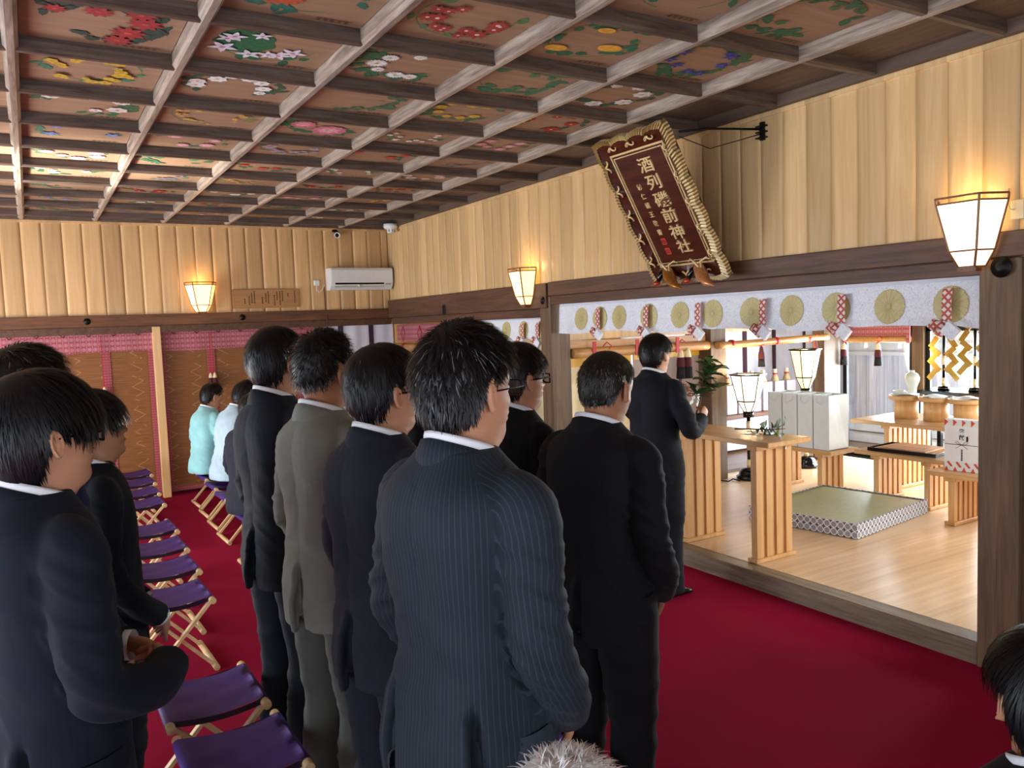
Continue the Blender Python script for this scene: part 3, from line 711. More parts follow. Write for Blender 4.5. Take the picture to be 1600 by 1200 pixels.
out = scallop_side(c4[0], c4[1], (0, 1), 4, .022) + scallop_side(c4[1], c4[2], (1, 0), 6, .022) + scallop_side(c4[2], c4[3], (0, -1), 4, .022) + scallop_side(c4[3], c4[0], (-1, 0), 6, .022)
out = np.array(out); n = len(out)
ctr = np.array([0, 0])
iw, ih = hw-.105, hh-.125
# matching inner outline points (project on inner rectangle)
inn = []
for p in out:
    k = max(abs(p[0])/hw, abs(p[1])/hh); q = p/k
    if abs(q[0])/hw >= abs(q[1])/hh: inn.append((math.copysign(iw, q[0]), np.clip(q[1]*ih/hh, -ih, ih)))
    else: inn.append((np.clip(q[0]*iw/hw, -iw, iw), math.copysign(ih, q[1])))
inn = np.array(inn)
mb = MB()
o2 = out*np.array([.885, .940])
mb.grid([[(p[0], p[1], .045) for p in o2], [(p[0], p[1], .012) for p in inn]], 0, False, True)
mb.grid([[(p[0], p[1], .045) for p in o2], [(p[0], p[1], -.01) for p in o2]][::-1], 0, False, True)
mb.build('sloped_frame', M['signwood'], sg)
mb = MB(); mb.box(-iw-.01, iw+.01, -ih-.01, ih+.01, -.012, .012); mb.box(-hw+.04, hw-.04, -hh+.04, hh-.04, -.03, -.01); mb.build('panel', M['signwood'], sg)
# gilt rim, corrugated; alternate strips painted darker as shade between the ribs
mb = MB(); A = []; B_ = []; C_ = []; D_ = []
for k, p in enumerate(out):
    h_ = .011*(k % 2)
    o_ = p; A.append((o2[k][0], o2[k][1], .048+h_*.6)); B_.append((o_[0], o_[1], .040+h_)); C_.append((o_[0], o_[1], .005)); D_.append((o2[k][0], o2[k][1], -.012))
mb.grid([D_, C_, B_, A], 0, False, True); mb.m = [(i % n) % 2 for i in range(len(mb.f))]; mb.build('gilt_rim', [M['gold'], M['golddark']], sg)

for nm, (a, b_, t_) in (('gilt_border', (iw, ih, .006)), ('gilt_inner_border', (iw-.022, ih-.022, .003))):
    mb = MB()
    for s1 in (-1, 1):
        mb.box(-a-t_, a+t_, s1*b_-t_, s1*b_+t_, .012, .018); mb.box(s1*a-t_, s1*a+t_, -b_, b_, .012, .018)
    mb.build(nm, M['goldpaint'], sg)
# gilt curls at the scallop cusps
def curl(c, nrm, s_=1):
    c = np.array(c); nrm = np.array(nrm); tg = np.array((-nrm[1], nrm[0]))
    for sd in (-1, 1):
        path = []
        for t_ in np.linspace(0, 1, 12):
            a = t_*4.0; r_ = .042*(1-.55*t_)
            q = c - nrm*(.012 + .02*t_ + r_*.6*math.sin(a)) + tg*sd*(.004 + r_*(1-math.cos(a))*.7)
            path.append((q[0], q[1], .052 - .018*t_))
        mb = MB(); mb.tube(path, np.linspace(.0075, .0035, 12), 6); mb.build('gilt_curl', M['goldpaint'], sg)
for k in range(1, 6):
    y_ = hh - 2*hh*k/6; curl((-hw+.045, y_), (-1, 0)); curl((hw-.045, y_), (1, 0))
for k in range(1, 4):
    x_ = -hw + 2*hw*k/4; curl((x_, hh-.045), (0, 1)); curl((x_, -hh+.045), (0, -1))
def text(body, size, loc, parent, matl, name='lettering', ex=.004, off=.0, spacing=1.0, rot=(0, 0, 0), sx=1.0, label=None):
    c = bpy.data.curves.new(name, 'FONT'); c.body = body; c.size = size; c.extrude = ex; c.offset = off; c.space_line = spacing
    c.align_x = 'CENTER'; c.align_y = 'CENTER'; c.materials.append(matl)
    tmp = bpy.data.objects.new(name, c); COL.objects.link(tmp); bpy.context.view_layer.update()
    me = bpy.data.meshes.new_from_object(tmp.evaluated_get(bpy.context.evaluated_depsgraph_get())); bpy.data.objects.remove(tmp)
    if sx != 1: me.transform(Matrix.Diagonal((sx, .80, 1, 1)))
    if not me.materials: me.materials.append(matl)
    o = bpy.data.objects.new(name, me); COL.objects.link(o); o.location = loc; o.rotation_euler = rot
    if parent: o.parent = parent
    return o
for k, (ch, yy, sz) in enumerate(zip('酒列磯前神社', (.295, .175, .05, -.065, -.185, -.29), (.134, .134, .138, .134, .132, .124))):
    text(ch, sz, (.035+.004*k, yy, .016), sg, M['goldpaint'], 'gilt_character', .005, .0016, sx=1.04)
for k, ch in enumerate('彰仁親王敬書'):
    text(ch, .045, (-.115, .165-.066*k, .0135), sg, M['goldpaint'], 'small_gilt_character', .002, .0006)
for yy in (-.232, -.305):
    mb = MB(); mb.box(-.137, -.093, yy-.024, yy+.024, .012, .0165, 0, .002); s_ = mb.build('red_seal', M['red'], sg)
    mb = MB()
    for a in (-.012, 0, .012): mb.box(-.115+a-.002, -.115+a+.002, yy-.016, yy+.016, .0165, .0172); mb.box(-.130, -.100, yy+a-.0015, yy+a+.0015, .0165, .0172)
    mb.build('seal_carving', M['signwood'], s_)
# iron stay to the wall
mb = MB(); mb.tube([(3.42, 3.70, 2.90), (3.60, 3.64, 2.92), (3.955, 3.56, 2.93)], .007, 8); mb.tube([(3.42, 3.70, 2.87), (3.6, 3.63, 2.80), (3.955, 3.56, 2.90)], .003, 6)
mb.box(3.95, 3.968, 3.53, 3.56, 2.86, 2.97); [mb.box(3.935, 3.968, 3.51, 3.58, z, z+.008) for z in (2.87, 2.905, 2.94)]
tag(mb.build('iron_stay', M['blackm']), 'black iron stay holding the top of the name board to the wall', 'bracket')
# two carved bird-like gilt clasps at the foot of the board
for k, (yy, cols) in enumerate(((4.16, 'left'), (3.86, 'right'))):
    t = empty('carved_bird', (3.765, yy, 2.045), 0, 'carved gilt bird ornament with black neck at the %s foot of the name board' % cols, 'ornament', 'bird ornaments'); t.scale = (1.45, 1.45, 1.45)
    mb = MB(); pth = [(.03, .07, .055), (.0, .035, .045), (-.03, -.01, .012), (-.05, -.06, -.025), (-.06, -.115, -.045)]
    mb.tube(pth, [.014, .027, .030, .020, .004], 12, flat=.8); mb.build('body', plain('bronze_feathers%d' % k, ['a56a28', 'c98a5a'][k], .3, .5, .3, 40), t)
    mb = MB(); mb.tube([(.03, .07, .055), (.01, .09, .035), (-.005, .10, .0)], [.015, .017, .010], 10); mb.build('neck', M['black'], t)
    mb = MB(); mb.ell((-.01, .105, -.01), (.016, .02, .014)); mb.tube([(-.01, .12, -.012), (-.012, .145, -.02)], [.007, .001], 8); mb.build('head', plain('red_bronze%d' % k, 'a8482a', .3, .4), t)
    mb = MB()
    for s1 in (-1, 1): mb.tube([(-.02, 0, .03), (-.035, s1*.02+.01, .07), (-.03, s1*.05+.01, .085), (-.025, s1*.065+.01, .075)], [.006, .005, .004, .003], 8)
    mb.build('gilt_scroll', M['goldpaint'], t)
# ------------------------------------------------------------------ inner hall shell
FZ = .12
M['floorw'] = wood('inner_floor_boards', 'cfaa7c', 'ebcba0', 0, .7, .30, (1, .45, .1), .12, 1.0, .03, coat=.12, cr=.2)
struct('floor_inner', MB().box(XB+.13, 8.06, .9, 6.18, -.05, FZ-.002), M['floorw'])
struct('floor_back', MB().box(XB+.13, 10.6, 6.18, 9.65, -.05, FZ-.03), M['floord'])
mb = MB(); mb.box(5.2, 8.06, 6.16, 6.24, -.02, FZ+.012, 0, .004); struct('threshold_rail', mb, M['dark_x'])
mb = MB(); mb.box(XB+.06, 10.7, .8, 9.75, 2.5, 2.6); struct('ceiling_inner', mb, M['oldboard'])
mb = MB(); mb.box(XB+.13, 8.2, .7, .8, 0, 2.6); struct('wall_inner_near', mb, M['dark_z'])
mb = MB(); mb.box(XB+.06, 10.7, 9.65, 9.75, -.1, 2.6); struct('wall_inner_far', mb, M['hinoki'])
mb = MB(); mb.box(10.6, 10.7, 6.2, 9.7, -.1, 2.6); struct('wall_inner_end', mb, M['cream'])
mb = MB(); mb.box(5.86, 6.07, 5.945, 6.135, FZ-.01, 2.5, 0, .005); struct('pillar_inner', mb, M['dark_z'])
mb = MB(); mb.box(7.62, 7.80, 5.98, 6.14, FZ-.01, 2.5, 0, .005); mb.box(7.80, 7.92, 6.0, 6.12, FZ-.01, 2.5, 0, .003); struct('pillar_inner_right', mb, M['dark_z'])
mb = MB(); mb.box(4.16, 8.1, 6.06, 6.15, 1.62, 2.5); struct('wall_inner_header', mb, M['cedar_a'])
# inner wall right of the mouth (behind the thick post) and upper east wall
mb = MB(); mb.box(8.08, 8.16, .8, 6.14, 1.62, 2.5); mb.box(8.08, 8.16, .8, 2.6, FZ, 1.7); struct('wall_inner_right', mb, M['dark_z'])
mb = MB(); mb.box(8.06, 8.18, 5.09, 5.22, FZ-.01, 1.62, 0, .004); struct('pillar_glass', mb, M['dark_z'])
struct('wall_outer_eave', MB().box(8.1, 9.1, .8, 6.2, 2.62, 2.68), M['oldboard'])
gm = NT('window_glass'); tr = gm.n('ShaderNodeBsdfTransparent', i={'Color': (.95, .98, .98, 1)}); gl = gm.n('ShaderNodeBsdfGlossy', i={'Roughness': .02})
mx = gm.n('ShaderNodeMixShader', i={0: .08, 1: tr.outputs[0], 2: gl.outputs[0]}); gm.t.links.new(mx.outputs[0], gm.out.inputs[0]); M['glass'] = gm.mat
def glassdoor(nm, y0, y1, label):
    t = empty(nm, (8.12, (y0+y1)/2, FZ), 0); t['kind'] = 'structure'; h = (y1-y0)/2
    mb = MB(); mb.box(-.02, .02, -h, -h+.05, 0, 1.5); mb.box(-.02, .02, h-.05, h, 0, 1.5); mb.box(-.02, .02, -h, h, 0, .07); mb.box(-.02, .02, -h, h, 1.43, 1.5); f = mb.build('window_frame', M['blackm'], t)
    mb = MB(); mb.box(-.003, .003, -h+.05, h-.05, .07, 1.43); mb.build('pane', M['glass'], t)
glassdoor('window_1', 5.22, 6.10, ''); glassdoor('window_2', 3.85, 5.09, ''); glassdoor('window_3', 2.6, 3.85, '')
mb = MB(); mb.box(8.03, 8.2, 2.6, 6.12, FZ-.03, FZ+.012, 0, .004); struct('sill_glass', mb, M['blackm'])
# outside: pale boarded wall of the next building, a ledge and gravel
M['fence'] = wood('weathered_grey_boards', 'b0b3c8', 'e6e6f0', 2, 1.0, .8, (1, .155, 0), .35)
mb = MB()
for k in range(70): mb.box(9.60, 9.63, 1.6+.155*k+.004, 1.6+.155*(k+1)-.004, .33, 1.19)
struct('outer_wall_boards', mb, M['fence'])
M['plaster'] = plain('pale_outer_plaster', 'd8dade', .8, var=.04)
mb = MB(); mb.box(9.55, 9.7, 1.5, 12.6, 1.19, 1.24); mb.box(9.62, 9.7, 1.5, 12.6, 1.2, 3.0)
for k in range(8): mb.box(9.58, 9.62, 1.5, 12.6, 1.27+.12*k, 1.36+.12*k)
mb.box(9.3, 9.66, 1.5, 12.6, .22, .33); mb.box(9.15, 9.3, 1.5, 12.6, .1, .2); struct('outer_wall', mb, M['plaster'])
struct('ground', MB().box(8.18, 30, -20, 12.6, -.15, .02), plain('gravel', 'b9bcbd', .9, 0, .15, 60))
# ------------------------------------------------------------------ curtains and rolled blinds of the inner hall
curtain('cream_curtain', ((4.17, 6.10), (4.95, 6.10)), FZ+.01, 1.45, M['cream'], [], None, 'cream curtain with a yellow top band seen right of the doorway post', fold=.016, topband=(1.37, 1.47, M['yellow']))
curtain('mauve_curtain', ((4.98, 6.10), (5.84, 6.10)), FZ+.01, 1.45, M['mauve'], [.22, .60], M['maroon'], 'mauve curtain with maroon bands behind the man with the branch', bw=.022, topband=(1.40, 1.47, M['yellow']))
curtain('cream_curtain', ((4.12, 8.2), (5.9, 8.2)), FZ, 1.33, M['cream'], [], None, 'cream curtain with a yellow top band seen through the narrow opening', fold=.02, topband=(1.09, 1.33, M['yellow']))
mb = MB(); mb.box(4.1, 5.95, 8.16, 8.3, 1.33, 2.5); struct('lintel_back', mb, M['hinoki_y'])
curtain('white_banded_curtain', ((6.15, 7.75), (10.3, 7.75)), FZ, 1.9, M['whitecloth'], [.42, 1.10, 1.62, 2.10, 2.68, 3.3], M['maroon'], 'white curtain with maroon vertical bands behind the sake bottles', fold=.02, bw=.045, nf=22)
t = empty('rolled_blind', (5.0, 5.97, 1.50), 0, 'rolled bamboo blind under the main drape left of the inner post', 'rolled blind', 'rolled bamboo blinds in the inner hall')
mb = MB(); mb.tube([(x, 0, 0) for x in np.linspace(-.82, .84, 20)], .045, 16); mb.box(-.82, .84, .03, .05, .0, .11); mb.build('roll', M['bamboo'], t)
mb = MB(); [mb.box(x-.02, x+.02, -.05, -.042, -.05, .10) for x in (-.6, -.1, .4)]; mb.build('ties', M['rope'], t)
t = empty('rolled_blind', (6.85, 5.90, 1.505), 0, 'rolled bamboo blind under the main drape right of the inner post', 'rolled blind', 'rolled bamboo blinds in the inner hall')
mb = MB(); mb.tube([(x, 0, .01*math.sin(x*2)) for x in np.linspace(-.95, .72, 20)], .036, 16); mb.build('roll', M['bamboo'], t)
mb = MB(); [mb.tube([(x-.02, 0, 0), (x+.02, 0, 0)], .040, 14) for x in (-.75, -.1, .4)]; mb.build('ties', M['rope'], t)
t = empty('rolled_blind', (8.0, 5.62, 1.47), 0, 'rolled blind with red brocade above the glass door', 'rolled blind', 'rolled bamboo blinds in the inner hall')
mb = MB(); mb.tube([(0, y, 0) for y in np.linspace(-.42, .40, 10)], .035, 16); mb.build('roll', M['bamboo'], t)
mb = MB(); mb.box(-.0, .012, -.42, .42, .03, .14); mb.box(-.04, -.03, -.44, -.40, -.04, .14); mb.build('brocade', M['valance_y'], t)
tassel((5.50, 5.955, 1.40), 'pair of dark red and black tassels beside the head of the man with the branch', 2, 1.35, cord=.12, group=None)
tassel((4.55, 5.955, 1.42), 'red tassel with a cream cap left of the man with the branch', 1, 1.3, M['cream'], M['cushionred'], M['redtassel'], cord=.1)
tassel((6.52, 5.89, 1.40), 'single black tassel above the left standing lamp', 1, 1.0, M['maroon'], M['redtassel'], M['darktassel'], cord=.1)
tassel((7.36, 5.89, 1.42), 'single black tassel above the right standing lamp', 1, 1.0, M['maroon'], M['redtassel'], M['darktassel'], cord=.1)
tassel((7.92, 5.95, 1.36), 'dark red tassel at the left end of the blind over the glass door', 1, 1.15, cord=.1)
tassel((7.92, 5.52, 1.36), 'dark red tassel at the middle of the blind over the glass door', 1, 1.15, cord=.1)

# ------------------------------------------------------------------ standing lamps
M['bulbpaper'] = glow('bright_paper_shade', (1.0, .84, .58), 1.2, (1, .95, .85))
M['warmpaper'] = glow('warm_paper_shade', (1.0, .70, .26), 1.15, (1, .9, .7))
def standlamp(loc, zt, h, wt, paper, label):
    t = empty('standing_lamp', loc, 0, label, 'lamp', 'black lacquer standing lamps'); rz = .35
    n = 6
    def hexr(r, z): return [(r*math.cos(2*PI*k/n+rz), r*math.sin(2*PI*k/n+rz), z) for k in range(n)]
    lv = [(wt/2, zt), (wt/2*.62, zt-h*.72), (.045, zt-h)]
    mb = MB(); mb.grid([hexr(*q) for q in lv][::-1], 0, False, True); mb.build('paper_shade', paper, t)
    fr = MB()
    R3 = [hexr(*q) for q in lv]
    for k in range(n):
        fr.bar(R3[0][k], R3[1][k], .008, .008, (0, .3, 1)); fr.bar(R3[1][k], R3[2][k], .008, .008, (0, .3, 1))
        for a in (0, 1): fr.bar(R3[a][k], R3[a][(k+1) % n], .008, .012, (0, 0, 1))
    o_ = [hexr(wt/2+.012, zt+.006)][0]
    for k in range(n): fr.bar(o_[k], o_[(k+1) % n], .014, .012, (0, 0, 1))
    fr.build('frame', M['black'], t)
    mb = MB(); mb.cyl((0, 0), .055, zt-h-.06, zt-h, 20); mb.build('collar', M['black'], t)
    mb = MB(); mb.cyl((0, 0), .018, .1, zt-h-.05, 16); mb.build('pole', M['black'], t)
    mb = MB(); [mb.cyl((0, 0), .023, z, z+.10, 16) for z in (.10, zt-h-.20)]; mb.cyl((0, 0), .026, zt*.45, zt*.45+.04, 16); mb.build('gilt_bands', M['gold'], t)
    mb = MB(); mb.lathe((0, 0, 0), [(0, 0), (.125, 0), (.13, .03), (.105, .045), (.10, .075), (.08, .105), (.03, .12), (0, .12)], 28); mb.build('base', M['black'], t)
    pl = bpy.data.lights.new('bulb', 'POINT'); pl.energy = 9; pl.color = (1, .75, .42); pl.shadow_soft_size = .06
    p = bpy.data.objects.new('bulb', pl); COL.objects.link(p); p.parent = t; p.location = (0, 0, zt+.07)
    return t
lamp1 = standlamp((6.22, 5.80, FZ), 1.065, .37, .34, M['bulbpaper'], 'bright hexagonal paper lamp on a black pole beside the inner post')
standlamp((7.16, 5.86, FZ), 1.27, .41, .31, M['warmpaper'], 'yellow hexagonal paper lamp on a black pole behind the white bags')
mb = MB(); pts = [(6.10, 5.84, FZ+.01), (6.03, 5.75, FZ+.012), (6.05, 5.86, FZ+.012), (5.93, 5.80, FZ+.012), (5.90, 5.90, FZ+.012), (5.845, 5.93, FZ+.05), (5.845, 5.935, FZ+.14)]
mb.tube(pts, .007, 6); o = mb.build('power_cord', M['blackm'], lamp1); o.location = (-6.22, -5.80, -FZ)
mb = MB(); mb.box(5.835, 5.857, 5.95, 6.02, FZ+.12, FZ+.22, 0, .004); o = mb.build('power_strip', M['white']); tag(o, 'white power outlet strip fixed low on the inner post', 'outlet')

# ------------------------------------------------------------------ cypress tables
def an(nm, x0, x1, y0, y1, zt, legs, lx0, lx1, label, nsl=4, th_=.035, group='cypress offering tables', lw=.05):
    cx, cy = (x0+x1)/2, (y0+y1)/2
    t = empty(nm, (cx, cy, FZ), 0, label, 'table', group)
    mb = MB(); mb.box(x0-cx, x1-cx, y0-cy, y1-cy, zt-FZ-th_, zt-FZ, 0, .004); mb.build('tabletop', M['hinoki_y'], t)
    for ly in legs:
        mb = MB(); a, b_ = lx0-cx, lx1-cx; y = ly-cy; zt_ = zt-FZ-th_
        mb.box(a-.022, b_+.022, y-lw*.85, y+lw*.85, 0, .028, 0, .003); mb.box(a-.018, b_+.018, y-lw*.9, y+lw*.9, zt_-.035, zt_, 0, .003)
        n = nsl; wd = (b_-a); sw = wd/(n*1.62-.62)
        for k in range(n):
            xa = a + k*sw*1.62; mb.box(xa, xa+sw, y-lw/2, y+lw/2, .028, zt_-.035)
        mb.box(a+.01, b_-.01, y-.008, y+.008, .028, zt_-.035)
        mb.build('slatted_leg', M['hinoki'], t)
    return t
an('offering_table', 4.08, 4.50, 3.64, 4.66, .955, (3.80, 4.47), 4.115, 4.46, 'tall narrow cypress table at the inner hall edge with a leafy branch', 4)
an('offering_table', 6.12, 6.52, 4.74, 5.56, .53, (4.90, 5.38), 6.17, 6.47, 'low cypress bench carrying the white paper bags', 4)
an('offering_table', 6.65, 7.42, 3.2, 4.93, .77, (4.60, 3.35), 6.72, 7.36, 'large cypress table carrying the round offering stands', 9)
an('offering_table', 6.25, 6.70, 3.72, 4.60, .56, (4.42, 3.95), 6.31, 6.64, 'low cypress table with the black tray of slats', 5)
an('offering_table', 5.95, 6.42, 2.85, 3.74, .53, (3.56, 3.0), 6.0, 6.37, 'low cypress table at the right carrying the wrapped gift box', 6)

# white paper bags
for k in range(4):
    y0 = 5.50 - .178*(k+1); t = empty('paper_bag', (6.30, y0+.088, .532), 0, '%s of the four white paper bags on the low bench' % ('leftmost', 'second from left', 'third from left', 'rightmost')[k], 'bag', 'white paper bags on the bench')
    mb = MB(); hx, hy, H_ = .135, .084, .50
    for sx in (-1, 1): mb.box(sx*hx-.002, sx*hx+.002, -hy, hy, 0, H_)
    for sy in (-1, 1):
        mb.add([(-hx, sy*hy, 0), (hx, sy*hy, 0), (hx, sy*hy, H_), (0, sy*(hy-.022), H_), (-hx, sy*hy, H_), (0, sy*(hy), .12)], [(0, 1, 5), (1, 2, 3, 5), (5, 3, 4, 0)])
    mb.box(-hx, hx, -hy, hy, 0, .004); mb.build('bag_body', M['paper'], t)
    for sx in (-1, 1):
        mb = MB(); r = random.Random(k*3+sx); mb.tube([(sx*hx*1.03-.003, -.045, H_-.02), (sx*hx*1.04-.012, -.05, H_-.05), (sx*hx*1.05-.022, -.01+r.uniform(-.03, .03), H_-.085), (sx*hx*1.04-.012, .045, H_-.055), (sx*hx*1.03-.003, .04, H_-.02)], .0035, 6); mb.build('handle', M['whitecloth'], t)

# tatami
def m_tatedge():
    t = NT('tatami_edge_pattern'); uv = t.n('ShaderNodeTexCoord').outputs['UV']; s = t.sep(uv)
    def ringset(ou, ov):
        fu = t.math('SUBTRACT', t.math('FRACT', t.math('ADD', s[0], ou)), .5); fv = t.math('SUBTRACT', t.math('FRACT', t.math('ADD', s[1], ov)), .5)
        return t.math('SQRT', t.math('ADD', t.math('MULTIPLY', fu, fu), t.math('MULTIPLY', fv, fv)))
    r = ringset(0, 0); a = t.math('LESS_THAN', t.math('ABSOLUTE', t.math('SUBTRACT', r, .43)), .075)
    b = t.math('LESS_THAN', t.math('ABSOLUTE', t.math('SUBTRACT', r, .23)), .045); c = t.math('LESS_THAN', r, .1)
    m = t.math('MAXIMUM', a, t.math('MULTIPLY', t.math('MAXIMUM', b, c), .6))
    t.col(t.mix(m, lin('4c4e5a'), lin('dcdde2'))).set(rough=.8); return t.mat
M['tated'] = m_tatedge()
def m_tatami():
    t = NT('tatami_rush'); o = t.obj(); s = t.sep(o)
    wv = t.math('SINE', t.math('MULTIPLY', s[1], 900)); nz = t.noise(t.mapping(o, (1, 20, 1)), 8, 3)
    t.col(t.ramp(nz, [(.3, lin('8f9468')), (.7, lin('a9ac80'))])).set(rough=.38); t.bump(wv, .15, .001); return t.mat
t = empty('tatami_seat', (5.60, 4.27, FZ), math.radians(8), 'thick square tatami platform with a white ring-patterned border', 'tatami')
mb = MB(); mb.box(-.56, .56, -.46, .46, .0, .105, 0, .006); mb.build('mat', m_tatami(), t)
mb = MB(); a, b_ = .563, .463; cs = [(-a, -b_), (a, -b_), (a, b_), (-a, b_)]
for k in range(4):
    p, q = cs[k], cs[(k+1) % 4]; L = math.hypot(q[0]-p[0], q[1]-p[1])/.055
    mb.add([(p[0], p[1], .002), (q[0], q[1], .002), (q[0], q[1], .112), (p[0], p[1], .112)], [(0, 1, 2, 3)], 0, False, [(0, 0), (L, 0), (L, 2), (0, 2)])
    pi_, qi = (p[0]*.965, p[1]*.958), (q[0]*.965, q[1]*.958)
    mb.add([(p[0], p[1], .112), (q[0], q[1], .112), (qi[0], qi[1], .1125), (pi_[0], pi_[1], .1125)], [(0, 1, 2, 3)], 0, False, [(0, 0), (L, 0), (L-.5, .4), (.5, .4)])
mb.build('patterned_border', M['tated'], t)

# tray of wooden slats
t = empty('tray', (6.50, 4.20, .562), .08, 'black tray piled with flat wooden slats on the low table', 'tray')
mb = MB(); mb.box(-.2, .2, -.30, .30, 0, .012, 0, .004); [mb.box(*q) for q in ((-.2, -.19, -.3, .3, 0, .03), (.19, .2, -.3, .3, 0, .03), (-.2, .2, -.3, -.29, 0, .03), (-.2, .2, .29, .3, 0, .03))]; mb.build('tray_body', M['black'], t)
slat = None
wm = wood('cedar_slats', 'b98a68', 'ecc8a4', 0, 4, .6)
for k in range(9):
    for j in range(2 if k not in (0, 8) else 1):
        mb = MB(); mb.box(-.17, .17, -.027, .027, 0, .012, 0, .002); o = mb.build('wooden_slat', wm); o.location = (6.50, 4.20-.235+.058*k, .576+.0125*j); o.rotation_euler = (0, 0, .08+rnd.uniform(-.06, .06))
        tag(o, 'flat cedar slat in the pile on the black tray, one of many alike', 'slat', 'cedar slats on the tray')

# offering stands
for k, y in enumerate((4.60, 4.31, 4.03)):
    t = empty('offering_stand', (7.02, y, .772), 0, ('leftmost round offering stand, carrying the pale vase', 'middle round offering stand with folded paper', 'rightmost round offering stand half behind the post')[k], 'offering stand', 'bentwood offering stands')
    mb = MB(); mb.lathe((0, 0, 0), [(.0, .0), (.105, .0), (.105, .175), (.0, .175)], 32); mb.build('drum', M['hinoki'], t)
    mb = MB(); mb.lathe((0, 0, .175), [(0, 0), (.145, .0), (.15, .005), (.15, .042), (.143, .042), (.142, .012), (0, .012)], 36); mb.build('rim', M['hinoki_y'], t)
    mb = MB(); r = random.Random(k); mb.grid([[(x, y2, .222+.012*math.sin(x*30+k)+.008*math.cos(y2*26)) for x in np.linspace(-.12, .12, 9)] for y2 in np.linspace(-.11, .11, 9)]); o = mb.build('folded_paper', M['paper']); o.location = (7.02, y, .772); o.rotation_euler = (0, 0, .5+k)
    tag(o, 'white folded paper lying on the %s offering stand' % ('leftmost', 'middle', 'rightmost')[k], 'paper')
t = empty('vase', (7.0, 4.53, 1.01), 0, 'small pale celadon vase with a round shoulder on the offering stand', 'vase')
mb = MB(); mb.lathe((0, 0, 0), [(0, 0), (.035, 0), (.038, .01), (.042, .06), (.062, .11), (.066, .145), (.05, .18), (.024, .195), (.02, .205), (.024, .212), (.016, .212), (.014, .19), (0, .18)], 28); mb.build('body', M['ceramic'], t)
mb = MB(); mb.lathe((7.06, 4.70, 1.0), [(0, .004), (.03, .0), (.055, .018), (.053, .022), (.03, .008), (0, .008)], 24); tag(mb.build('saucer', M['ceramic']), 'small white saucer beside the pale vase', 'saucer')

# golden zigzag paper-wand stands on a black table
t = empty('altar_table', (7.75, 4.4, FZ), 0, 'black table behind the offering stands carrying the golden wands', 'table')
mb = MB(); mb.box(-.2, .2, -.62, .48, .82, .86, 0, .004); mb.build('tabletop', M['black'], t)
for sx, sy in ((-1, -.55), (-1, .42), (1, -.55), (1, .42)): m2 = MB(); m2.box(sx*.17-.02, sx*.17+.02, sy-.02, sy+.02, 0, .82); m2.build('leg', M['black'], t)
for k, (y, zt) in enumerate(((4.66, .60), (4.355, .66))):
    t = empty('golden_wand_stand', (7.72, y, .98), 0, '%s golden zigzag wand on a black pole behind the offering stands' % ('left', 'right')[k], 'ritual wand', 'golden zigzag wands')
    mb = MB(); mb.tube([(0, 0, 0), (0, 0, zt+.1)], .014, 12); mb.lathe((0, 0, 0), [(0, .04), (.05, .04), (.06, .0), (0, 0)], 16); mb.build('pole', M['black'], t)
    mb = MB(); [mb.cyl((0, 0), .017, z, z+.09, 12) for z in (.03, .25, zt-.04)]; mb.build('gilt_bands', M['gold'], t)
    for sgn_ in (-1, 1):
        mb = MB(); 
        pts = [(0.035, zt-.01, 55), (.095, zt-.13, 55), (.075, zt-.22, -40), (.105, zt-.29, 50), (.07, zt-.37, -45), (.11, zt-.45, 48)]
        for a, z, an_ in pts:
            ang = math.radians(an_)*(-1); d = np.array([0, math.cos(ang)*sgn_, math.sin(ang)]); e_ = np.array([0, -math.sin(ang)*sgn_, math.cos(ang)])
            mb.obb((-.02+.004*(an_ > 0), sgn_*a, z), d, e_, (1, 0, 0), .062, .027, .0015)
        mb.build('zigzag_streamer', M['brass'], t)

# wrapped gift boxes
def gift(loc, label, mark=True):
    t = empty('gift_box', loc, math.radians(4), label, 'gift box', 'wrapped gift boxes'); hy, H_ = .133, .40
    mb = MB(); mb.box(0, .09, -hy, hy, 0, H_, 0, .002); mb.build('box', M['paper'], t)
    mb = MB()
    def tri(pts): mb.add([(-.0012, p[0], p[1]) for p in pts], [(0, 1, 2)] if len(pts) == 3 else [(0, 1, 2, 3)])
    n = 4; w_ = 2*hy/n
    for k in range(n):
        y = hy - k*w_; tri([(y, H_), (y, H_-.055), (y-w_*.45, H_-.02)]); tri([(y, 0.0), (y-w_*.5, .0), (y-w_*.25, .035)]); tri([(y-w_*.5, .075), (y-w_, .035), (y-w_*.75, .03), (y-w_*.3, .065)])
    mb.build('red_fan_pattern', M['red'], t)
    mb = MB(); mb.box(-.003, -.0005, -hy+.01, hy-.002, .075, H_-.05); mb.build('noshi_sheet', M['shirt'], t)
    if mark:
        mb = MB(); mb.box(-.0045, -.003, -hy+.01, hy-.002, .205, .209)
        for s_ in (-1, 1):
            mb.tube([(-.004, 0, .207), (-.004, s_*.035, .235), (-.004, s_*.05, .225), (-.004, s_*.03, .212), (-.004, 0, .207)], .0015, 5); mb.tube([(-.004, 0, .207), (-.004, s_*.045, .178)], .0015, 5)
        mb.build('printed_knot', M['blackm'], t)
        tx = text('奉\n献', .042, (-.004, 0, .285), t, M['black'], 'ink_title', .0003, .0008, 1.1); tx.rotation_euler = (PI/2, 0, -PI/2)
        mb = MB(); mb.box(-.005, -.003, -.048, -.034, .235, .275); mb.build('noshi_mark', M['black'], t)
        mb = MB()
        for k in range(7): mb.box(-.0045, -.003, -.008, .006, .165-.013*k, .172-.013*k); mb.box(-.0045, -.003, -.002, .001, .161-.013*k, .166-.013*k)
        mb.build('ink_name', M['black'], t)
gift((6.07, 3.52, .532), 'white gift box with red fan pattern and ink writing on the right low table')
gift((6.16, 3.30, .532), 'second white gift box almost hidden behind the thick post', False)

